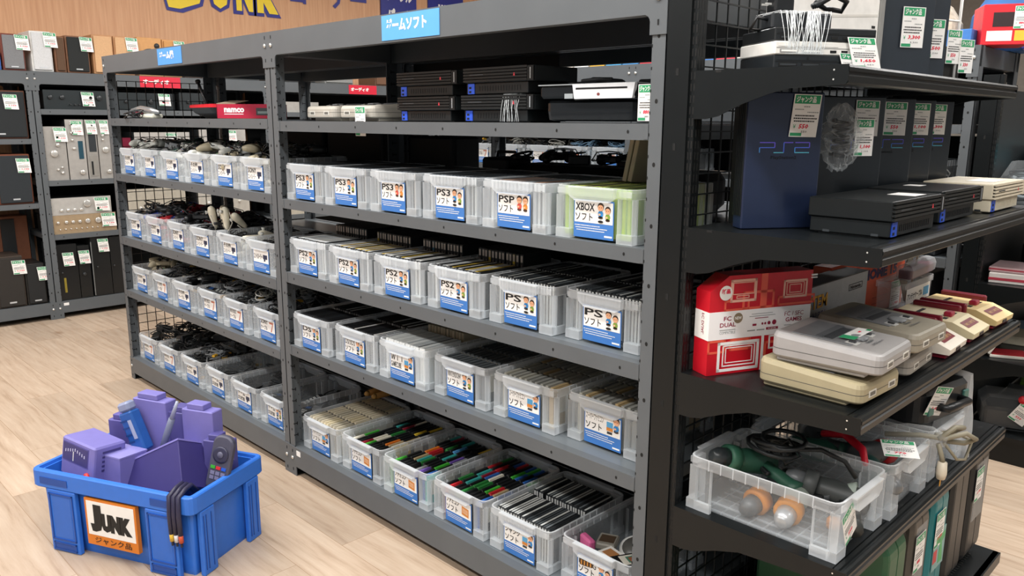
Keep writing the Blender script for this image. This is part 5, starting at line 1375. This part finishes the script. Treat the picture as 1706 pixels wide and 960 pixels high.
# lettering on the wood wall
XWALL = -2.4
b = MB(); BL = mat('2c2f86', .5, vary=0); YL = mat('f2d32e', .5, vary=.02)
for (s, y, z, w, h) in (('J', 1.30, 2.35, .42, .80), ('U', 1.72, 2.385, .22, .42), ('N', 1.95, 2.385, .22, .42), ('K', 2.15, 2.385, .27, .42)):
    b.text(s, (XWALL + .006, y, z), Y, Z, w, h, BL, .16); b.text(s, (XWALL + .010, y + .03, z + .03), Y, Z, w - .06, h - .06, YL, .085)
tag(b.build('wall_lettering'), 'big yellow letters outlined in blue on the wood wall', 'sign')
b = MB(); b.text('コーナー', (XWALL + .006, 2.52, 2.53), Y, Z, .86, .20, BL, .03)
tag(b.build('wall_lettering'), 'blue katakana lettering on wood wall beside the yellow letters', 'sign')
t = thing('wall_panel_sign', 'dark blue wall panel with white katakana', 'sign', (XWALL + .004, 3.55, 2.40), 0)
MB().box(0, .012, 0, .46, 0, .72, mat('2b3187', .5)).build('panel', t)
b = MB(); b.text('パーツ', (.0128, .07, .06), Y, Z, .32, .14, WHITE, .05); b.text('ケーブル', (.0128, .06, .27), Y, Z, .34, .11, WHITE, .05); b.build('lettering', t)
t = thing('wall_panel_sign', 'dark blue wall panel with a white plug picture', 'sign', (XWALL + .004, 4.17, 2.40), 0)
MB().box(0, .012, 0, .5, 0, .72, mat('2b3187', .5)).build('panel', t)
b = MB()
for k in range(5): b.box(.0125, .0132, .14 + k * .042, .165 + k * .042, .14, .30, WHITE)
b.box(.0125, .013, .06, .14, .22, .25, WHITE).box(.0125, .013, .06, .08, .1, .25, WHITE).box(.0125, .013, .35, .45, .17, .20, WHITE); b.build('plug_picture', t)

# ------------------------------------------------------------------ rack and display across the next aisle
BX = ['d8374a', 'e6ddd0', 'f0f0ee', 'e8b23a', '4aa6d8', '3f8fd0', 'd0303f', '4aa0d0', 'c9c4b8', '3d78c0']
for i in range(20):
    b = MB(); x = 1.12 + i * .124; hh = .05 + .02 * ((i * 7) % 3); c = BX[i % 10]
    b.box(-.055, .055, 0, .2, 0, hh, mat(c, .45), .002); b.box(-.03, .02, -.0006, 0, hh * .3, hh * .7, WHITE)
    tag(b.build('boxed_goods', None, (x, DY + .03, ZT + .0006)), '%s small box on far rack top, %s' % ({'d8374a': 'red', 'e6ddd0': 'cream', 'f0f0ee': 'white', 'e8b23a': 'yellow', '4aa6d8': 'sky blue', '3f8fd0': 'blue', 'd0303f': 'dark red', '4aa0d0': 'pale blue', 'c9c4b8': 'beige', '3d78c0': 'mid blue'}[c], 'in the row by the end post' if i >= 10 else 'in the row seen over consoles'), 'box', 'small boxes on the far rack top %s %s' % (c, 'near' if i >= 10 else 'far'))
for k, bx in enumerate(PX[1:] + QX[:1]):
    bn = make_bin('clear bin of pale cables on far rack across the aisle, %s from its post' % ORD[k], bx + .02, DY + .02, 1.1691, 0, 'LAN' if k == 4 else 'ケーブル', 'ケーブル' if k == 4 else None, 'cable')
    heap(bn, '%s bin across the aisle' % ORD[k], [['coil_white', 'coil_grey'], ['coil_white', 'coil_white', 'coil_black'], ['coil_white', 'coil_black'], ['coil_blue', 'coil_black'], ['coil_blue', 'coil_white'], ['coil_white', 'coil_black']][k], ((.012, 0), (.07, 1), (.125, 3)))
for k in range(3, 6):
    bn = make_bin('clear bin on far rack across the aisle, %s from its end post' % ['third', 'second', 'first'][k - 3], QX[k] - .03, DY + .02, 1.1581, 0, 'ケーブル', None, 'cable')
    heap(bn, '%s bin from end post across the aisle' % ['third', 'second', 'first'][k - 3], ['coil_white', 'coil_grey', 'coil_black'], ((.012, 0), (.058, 1)))
for k, (x, y, z, w, d, h, c, lab) in enumerate([(.9, .66, 1.1695, .0, 0, 0, '', '')][1:] + [
        (3.0, DY + .05, 1.455, .5, .3, .16, '1c1f21', 'wide black component on the far rack'), (2.3, DY + .05, 1.455, .5, .3, .14, '232628', 'dark component on the far rack'),
        (3.3, DY + .05, .8696, .36, .3, .2, '3a3d40', 'dark grey component low on the far rack'), (2.8, DY + .05, .8696, .4, .3, .2, '2a2c2e', 'black component low on the far rack'), (3.25, DY + .05, .5684, .4, .3, .2, '33373a', 'dark component near the floor of far rack')]):
    t = thing('hifi_component', lab, 'hi-fi component', (x, y, z), 0)
    MB().box(-w / 2, w / 2, 0, d, 0, h, mat(c, .45), .004).build('case', t)
    MB().box(-w / 2 + .01, w / 2 - .01, -.004, 0, .01, h - .01, mat('43474a', .35)).build('face_plate', t)
    for s in (-.3, 0, .3): MB().lathe([(.012, 0), (.011, .012)], SILV, 12, 'Y', (s * w, -.016, h * .5)).build('knob', t)
# goods on the display across the aisle
def carton(label, x, y, z, w, d, h, hexa, rz=0, face=None, tagp=None, nm='boxed_goods'):
    t = thing(nm, label, 'box', (x, y, z), R(rz))
    MB().box(-w / 2, w / 2, -d / 2, d / 2, 0, h, mat(hexa, .45), .003).build('carton', t)
    if face:
        b = MB()
        for (x0, x1, z0, z1, c) in face: b.box(w / 2, w / 2 + .0008, x0 * d, x1 * d, z0 * h, z1 * h, mat(c, .45)).box(x0 * w, x1 * w, -d / 2 - .0008, -d / 2, z0 * h, z1 * h, mat(c, .45))
        b.build('printed_face', t)
    if tagp: tag_part(t, tagp, X, Z, .06, .09, '880')
    return t
carton('red carton with dark picture standing on the far rack top', 3.61, DY + .16, ZT + .0006, .19, .17, .165, 'd0202c', 28, [(-.3, .2, .45, .8, '2a1a1c'), (-.4, .1, .1, .35, 'e8e2da'), (.15, .35, .1, .35, 'e8b63a')], (.02, -.088, .155))
carton('blue and white carton beside the red carton on far rack top', 3.72, DY + .40, ZT + .0006, .16, .14, .12, '4a4fb0', 10, [(-.4, .1, .1, .9, 'e8e8ee')])
b = MB(); b.rp(.36, .26, [(.03, 0), (0, .04), (.01, .16), (.06, .24), (.12, .27)], .06, mat('2f5f98', .7, vary=.25, scale=9), n=4); tag(b.build('garment_bag', None, (3.56, DY + .52, ZT + .0006), R(15)), 'blue cloth bag heaped on the far rack top', 'bag')
b = MB(); b.rp(.3, .24, [(.03, 0), (0, .04), (.01, .14), (.06, .22), (.1, .25)], .06, mat('b9ab98', .8, vary=.4, scale=22), n=4); tag(b.build('garment_bag', None, (3.22, DY + .42, ZT + .0006), R(5)), 'checked beige cloth bag heaped on the far rack top', 'bag')
GX = 3.86
t = thing('wrapped_cable', 'bundle of grey cable in a bag on the far display', 'cable', (3.80, DY + .22, 1.1206)); 
b = MB()
for k in range(7): b.tube([(.10 * math.cos(a * .7 + k), .09 * math.sin(a * .7 + k), .02 + .02 * k + .01 * math.sin(a)) for a in range(10)], .007, mat(('3a3d40', '9aa3a8', '5a6468')[k % 3], .4), 6, True)
b.build('wire', t); MB().rp(.26, .22, [(.03, 0), (.01, .03), (.0, .1), (.04, .18)], .06, FILM, n=4).build('clear_wrapping', t)
carton('teal bag of goods upper on the far display', 3.82, DY + .52, 1.1206, .24, .24, .24, '2f8a9a', 15, None, None, 'goods_bag')
carton('flat stack of red and white boxes on far display', 3.80, DY + .18, .7806, .22, .24, .045, 'd9d2cc', 8, [(-.5, .5, .3, .55, 'b03848')])
carton('pink and white box lying on the far display', 3.79, DY + .19, .8262, .20, .22, .022, 'e2c4c8', 4, [(-.5, .5, .4, .7, 'c04a5a')])
for i in range(4):
    carton('%s black item standing on the far display' % ('first', 'second', 'third', 'fourth')[i], 3.77 + i * .02, DY + .42 + i * .14, .7806, .05, .09, .13 + .02 * (i % 2), '17191a', 20, None, None, 'upright_device')
t = thing('open_case', 'open white case with red lining on the far display', 'case', (3.80, DY + .13, .4506), R(25))
MB().box(-.08, .08, -.06, .06, 0, .012, mat('e8e2d6', .5), .002).box(-.07, .07, -.05, .05, .012, .016, mat('a8222c', .6)).build('tray', t)
b = MB(); b.T = Matrix.Translation((-.08, 0, .012)) @ Matrix.Rotation(R(-62), 4, 'Y'); b.box(0, .15, -.06, .06, 0, .010, mat('e8e2d6', .5), .002).box(.01, .14, -.05, .05, .010, .014, mat('a8222c', .6)); b.build('lid', t)
for i, (y, c, w) in enumerate([(.45, 'c4bda8', .2), (.66, '8fa9c0', .18), (.9, 'd8d4c8', .22)]):
    carton('%s flat package low on the far display' % ('beige', 'pale blue', 'cream')[i], 3.82, DY + y, .4506, .22, w, .04, c, 5)
t = thing('wrapped_device', 'black device in a clear bag with price tag, lowest far display deck', 'device', (3.83, DY + .20, .1206), R(20))
MB().box(-.12, .12, -.11, .11, 0, .10, mat('1b1d1f', .4), .012).build('body', t); MB().rp(.26, .24, [(.02, 0), (0, .03), (0, .11), (.03, .14)], .03, FILM, n=3).build('clear_wrapping', t)
c = tag_part(t, (.02, -.128, .15), (.8, 0, -.5), (.5, 0, .8), .075, .10, '550')
MB().cyl((.02, -.13, .155), (.02, -.124, .155), .018, mat('d0202e', .4), 14).build('red_sticker', t)
for i in range(3): carton('%s package on the lowest far display deck' % ('grey', 'green', 'white')[i], 3.86, DY + .5 + i * .26, .1206, .24, .2, .08, ('5a6062', '7aa83a', 'd0d0cc')[i], 10)

for i, (x, y, z, lab) in enumerate([(3.83, DY + .80, 1.1206, 'clear bin of white cable on the top deck of far display'), (3.84, DY + 1.08, .7806, 'clear bin on the middle deck of far display')]):
    bn = make_bin(lab, x + .15, y, z, R(90))
    heap(bn, ('top', 'middle')[i] + ' deck bin of the far display', ['coil_white', 'coil_grey', 'coil_black'], ((.012, 0), (.07, 1)))
# ------------------------------------------------------------------ blue crate of junk on the floor
CA, CBx, CBy = .4488, 2.308, -.639
u_ = Vector((math.cos(CA), math.sin(CA), 0)); v_ = Vector((-u_.y, u_.x, 0))
cw, cd, chh = .60, .36, .29
c0 = Vector((CBx, CBy, 0)) - u_ * (.665 / 2) + v_ * (cd / 2)
cw = .665
t = thing('junk_crate', 'blue plastic crate full of junk standing on the wood floor', 'crate', c0, CA)
BLU = mat('2f72d6', .45, vary=.03); BLD = mat('184a9e', .5, vary=.03)
b = MB()
b.rp(cw - .03, cd - .03, [(.014, .0), (.012, .012), (0, chh - .01), (.006, chh - .01), (.018, .01)], .02, BLU, n=3)
b.build('body', t)
b = MB(); b.rp(cw + .004, cd + .004, [(.0, chh - .062), (-.004, chh - .058), (-.004, chh - .004), (0, chh), (.014, chh), (.018, chh - .03)], .022, BLU, n=3, caps=(0, 0)); b.rp(cw - .01, cd - .01, [(0, chh - .062), (-.008, chh - .062)], .02, BLU, n=3, caps=(0, 0)); b.build('rim', t)
def groove(b, x0, x1, z0, z1, y, th=.005):
    b.box(x0, x1, y, y + .004, z0, z0 + th, BLD).box(x0, x1, y, y + .004, z1 - th, z1, BLD).box(x0, x0 + th, y, y + .004, z0, z1, BLD).box(x1 - th, x1, y, y + .004, z0, z1, BLD)
for s in (-1, 1):
    b = MB(); xm = s * .21; yf = -cd / 2
    b.box(xm - .062, xm + .062, yf - .006, yf + .012, .0, chh - .062, BLU, .003)
    b.box(xm - .040, xm + .040, yf - .0068, yf - .006, .055, chh - .085, mat('2a68c8', .45, vary=.03)); groove(b, xm - .052, xm + .052, .045, chh - .075, yf - .009); groove(b, xm - .050, xm + .050, .008, .036, yf - .009)
    b.box(xm - .048, xm + .048, yf - .0080, yf - .006, .014, .030, BLD); b.box(s * .235 - .06, s * .235 + .06, yf - .0078, yf - .006 + .004, chh - .046, chh - .022, BLD); b.build('front_pillar', t)
    b = MB(); b.box(cw / 2 - .012, cw / 2 + .006, s * .115 - .032, s * .115 + .032, 0, chh - .062, BLU, .003)
    for q in (-.024, -.012, .012): b.box(cw / 2 + .006, cw / 2 + .008, s * .115 + q, s * .115 + q + .003, .02, chh - .08, BLD)
    b.box(cw / 2 + .0045, cw / 2 + .0055, s * .11 - .02, s * .11 + .02, chh - .046, chh - .022, BLD); b.build('side_pillar', t)
b = MB(); yf = -cd / 2 - .002
OR = mat('d87a1e', .5, vary=.02)
b.box(-.108, .108, yf - .003, yf + .012, .055, .222, OR); b.box(-.100, .100, yf - .0036, yf - .003, .092, .214, WHITE)
b.text('J', (-.088, yf - .0042, .105), X, Z, .050, .098, INK, .12).text('UNK', (-.040, yf - .0042, .110), X, Z, .128, .066, INK, .11).text('ジャンク品', (-.075, yf - .0042, .064), X, Z, .155, .022, mat('2a1a10', .5, vary=0), .01)
b.build('label_card', t)['label'] = 'orange and white printed card'
PU = mat('7a74b8', .5, vary=.03); PUD = mat('5a5496', .5, vary=.03); PUX = mat('3f3a72', .5, vary=.03)
def wp(x, y, z): return c0 + u_ * x + v_ * y + Vector((0, 0, z))
def junk(name, label, cat, x, y, z, rz=0, rx=0, ry=0):
    t = thing(name, label, cat, wp(x, y, z)); t.rotation_euler = (rx, ry, CA + rz); return t
t = junk('meter_box', 'purple meter box with dial and red lamp in the blue crate', 'device', -.185, -.085, .245, R(-8), R(-6), R(6))
MB().box(-.085, .085, -.05, .07, 0, .135, PU, .006).build('housing', t)
b = MB(); b.box(-.072, .052, -.0525, -.05, .058, .118, PUX); b.box(-.0755, .0555, -.0515, -.05, .054, .122, PUD); b.build('dial', t)
b = MB(); b.box(-.02, -.017, -.0535, -.052, .062, .095, WHITE)
for k in range(9): b.box(-.06 + k * .012, -.057 + k * .012, -.0535, -.052, .098 - abs(k - 4) * .003, .108 - abs(k - 4) * .003, mat('cfcde8', .5))
b.build('needle', t)
MB().lathe([(.012, 0), (.012, -.006), (.006, -.010)], mat('e0382e', .35), 16, 'Y', (.055, -.05, .028)).build('red_lamp', t)
b = MB()
for k in range(5): b.box(.085, .0862, -.02, .05, .045 + k * .016, .052 + k * .016, PUX)
b.build('vents', t)
t = junk('carton', 'large open purple carton tilted in the middle of the blue crate', 'box', .10, -.02, .235, R(6), R(-30), R(-27))
MB().box(-.15, .13, -.075, .075, -.06, .10, mat('3a3470', .5, vary=.03), .002).build('carton_body', t)  # body darker than its top: shading of the faces put into the colours
MB().box(-.152, .132, -.077, .077, .098, .104, PU).build('carton_top', t)
t = junk('carton', 'small purple carton between the meter box and large carton', 'box', -.06, -.06, .22, R(-6), R(-4), 0)
MB().box(-.06, .045, -.05, .06, 0, .115, PU, .002).build('carton_body', t); MB().box(-.061, .046, -.051, .061, .112, .117, mat('8d88c6', .5)).build('carton_top', t)
for i, (x, y, z, w, h, c, lab) in enumerate([(-.17, .08, .22, .12, .175, '5e58a0', 'purple box at back left of the blue crate'), (-.045, .09, .25, .15, .235, '7a74b8', 'tall notched purple box at the back of crate'), (.085, .10, .25, .12, .20, '55508e', 'dark purple box at the back of crate'), (.165, .085, .25, .13, .225, '7a74b8', 'square topped purple box at back right of crate'), (.255, .06, .22, .10, .165, '55508e', 'low dark purple box at right end of crate')]):
    t = junk('scrap_box', lab, 'box', x, y, z, R((3, -2, 2, 0, 4)[i]))
    MB().box(-w / 2, w / 2, -.022, .03, 0, h, mat(c, .5, vary=.03), .003).build('body', t)
    MB().box(-w / 2 + .02, w / 2 - .04, -.018, .026, h, h + .02, mat(c, .5, vary=.03), .002).build('raised_top', t)
t = junk('spray_bottle', 'dark blue bottle with grey cap sticking out of the crate', 'bottle', -.055, .03, .33, R(0), R(0), R(-22))
MB().box(-.03, .03, -.022, .022, -.02, .13, mat('2458a0', .4), .006).build('body', t); MB().box(-.024, .028, -.020, .020, .13, .165, mat('8a93b0', .4), .008).build('cap', t)
b = MB(); b.box(.004, .02, -.0235, -.022, .03, .10, mat('a8b0c8', .4))
for k in range(4): b.box(-.029, .0, -.0235, -.022, .02 + k * .026, .026 + k * .026, mat('16407c', .4))
b.build('label_strip', t)
t = junk('soldering_pen', 'thin grey pen tool sticking up out of the crate', 'tool', .035, .03, .33, 0, 0, R(24))
MB().tube([(0, 0, -.02), (0, 0, .05), (0, 0, .13)], [.010, .012, .011], mat('6a7088', .4), 10).build('barrel', t); MB().tube([(0, 0, .13), (0, 0, .175), (0, 0, .20)], [.009, .006, .005], mat('a9b0c4', .35), 10).build('tip', t)
t = junk('remote_control', 'dark remote control with coloured keys at right of crate', 'remote control', .285, -.01, .225, R(6), R(-10), R(10))
MB().at((0, 0, .10), 0, R(90)).rp(.075, .20, [(.004, -.012), (0, -.006), (0, .010), (.006, .014)], .03, mat('4a4a5c', .45), n=5).build('shell', t)
b = MB(); b.lathe([(.028, -.0155), (.028, -.0175), (.022, -.018)], mat('33334a', .4), 20, 'Y', (0, 0, .135)).lathe([(.012, -.018), (.010, -.021)], mat('5c5c72', .4), 14, 'Y', (0, 0, .135)); b.build('dial_pad', t)
b = MB()
for k, c in enumerate(('3fa83a', 'd8323a', '2a5ac8')): b.box(-.028 + k * .020, -.012 + k * .020, -.0165, -.013, .084, .094, mat(c, .4))
for r_ in range(2):
    for k in range(3): b.box(-.026 + k * .019, -.011 + k * .019, -.0160, -.013, .048 + r_ * .016, .060 + r_ * .016, mat('7c7a98', .4))
b.build('key_set', t)
t = junk('av_cable', 'three dark cables with coloured plugs draped over the crate corner', 'cable', .285, -cd / 2 + .012, .288, 0)
for k in range(3):
    b = MB(); x = -.03 + k * .018
    b.tube([(x - .02, .09, -.03), (x - .01, .05, .012), (x, .014, .014), (x + .003, -.022, .002), (x + .002, -.026, -.06), (x + .004, -.026, -.125)], .008, mat('2c2a44', .45), 8); b.build('wire', t)
    b = MB(); b.cyl((x + .004, -.026, -.125), (x + .005, -.026, -.150), .0075, mat(('d8b03a', 'd8d8dc', 'c4502e')[k], .4), 10).cyl((x + .005, -.026, -.15), (x + .005, -.026, -.165), .004, mat('24243a', .4), 8); b.build('plug', t)
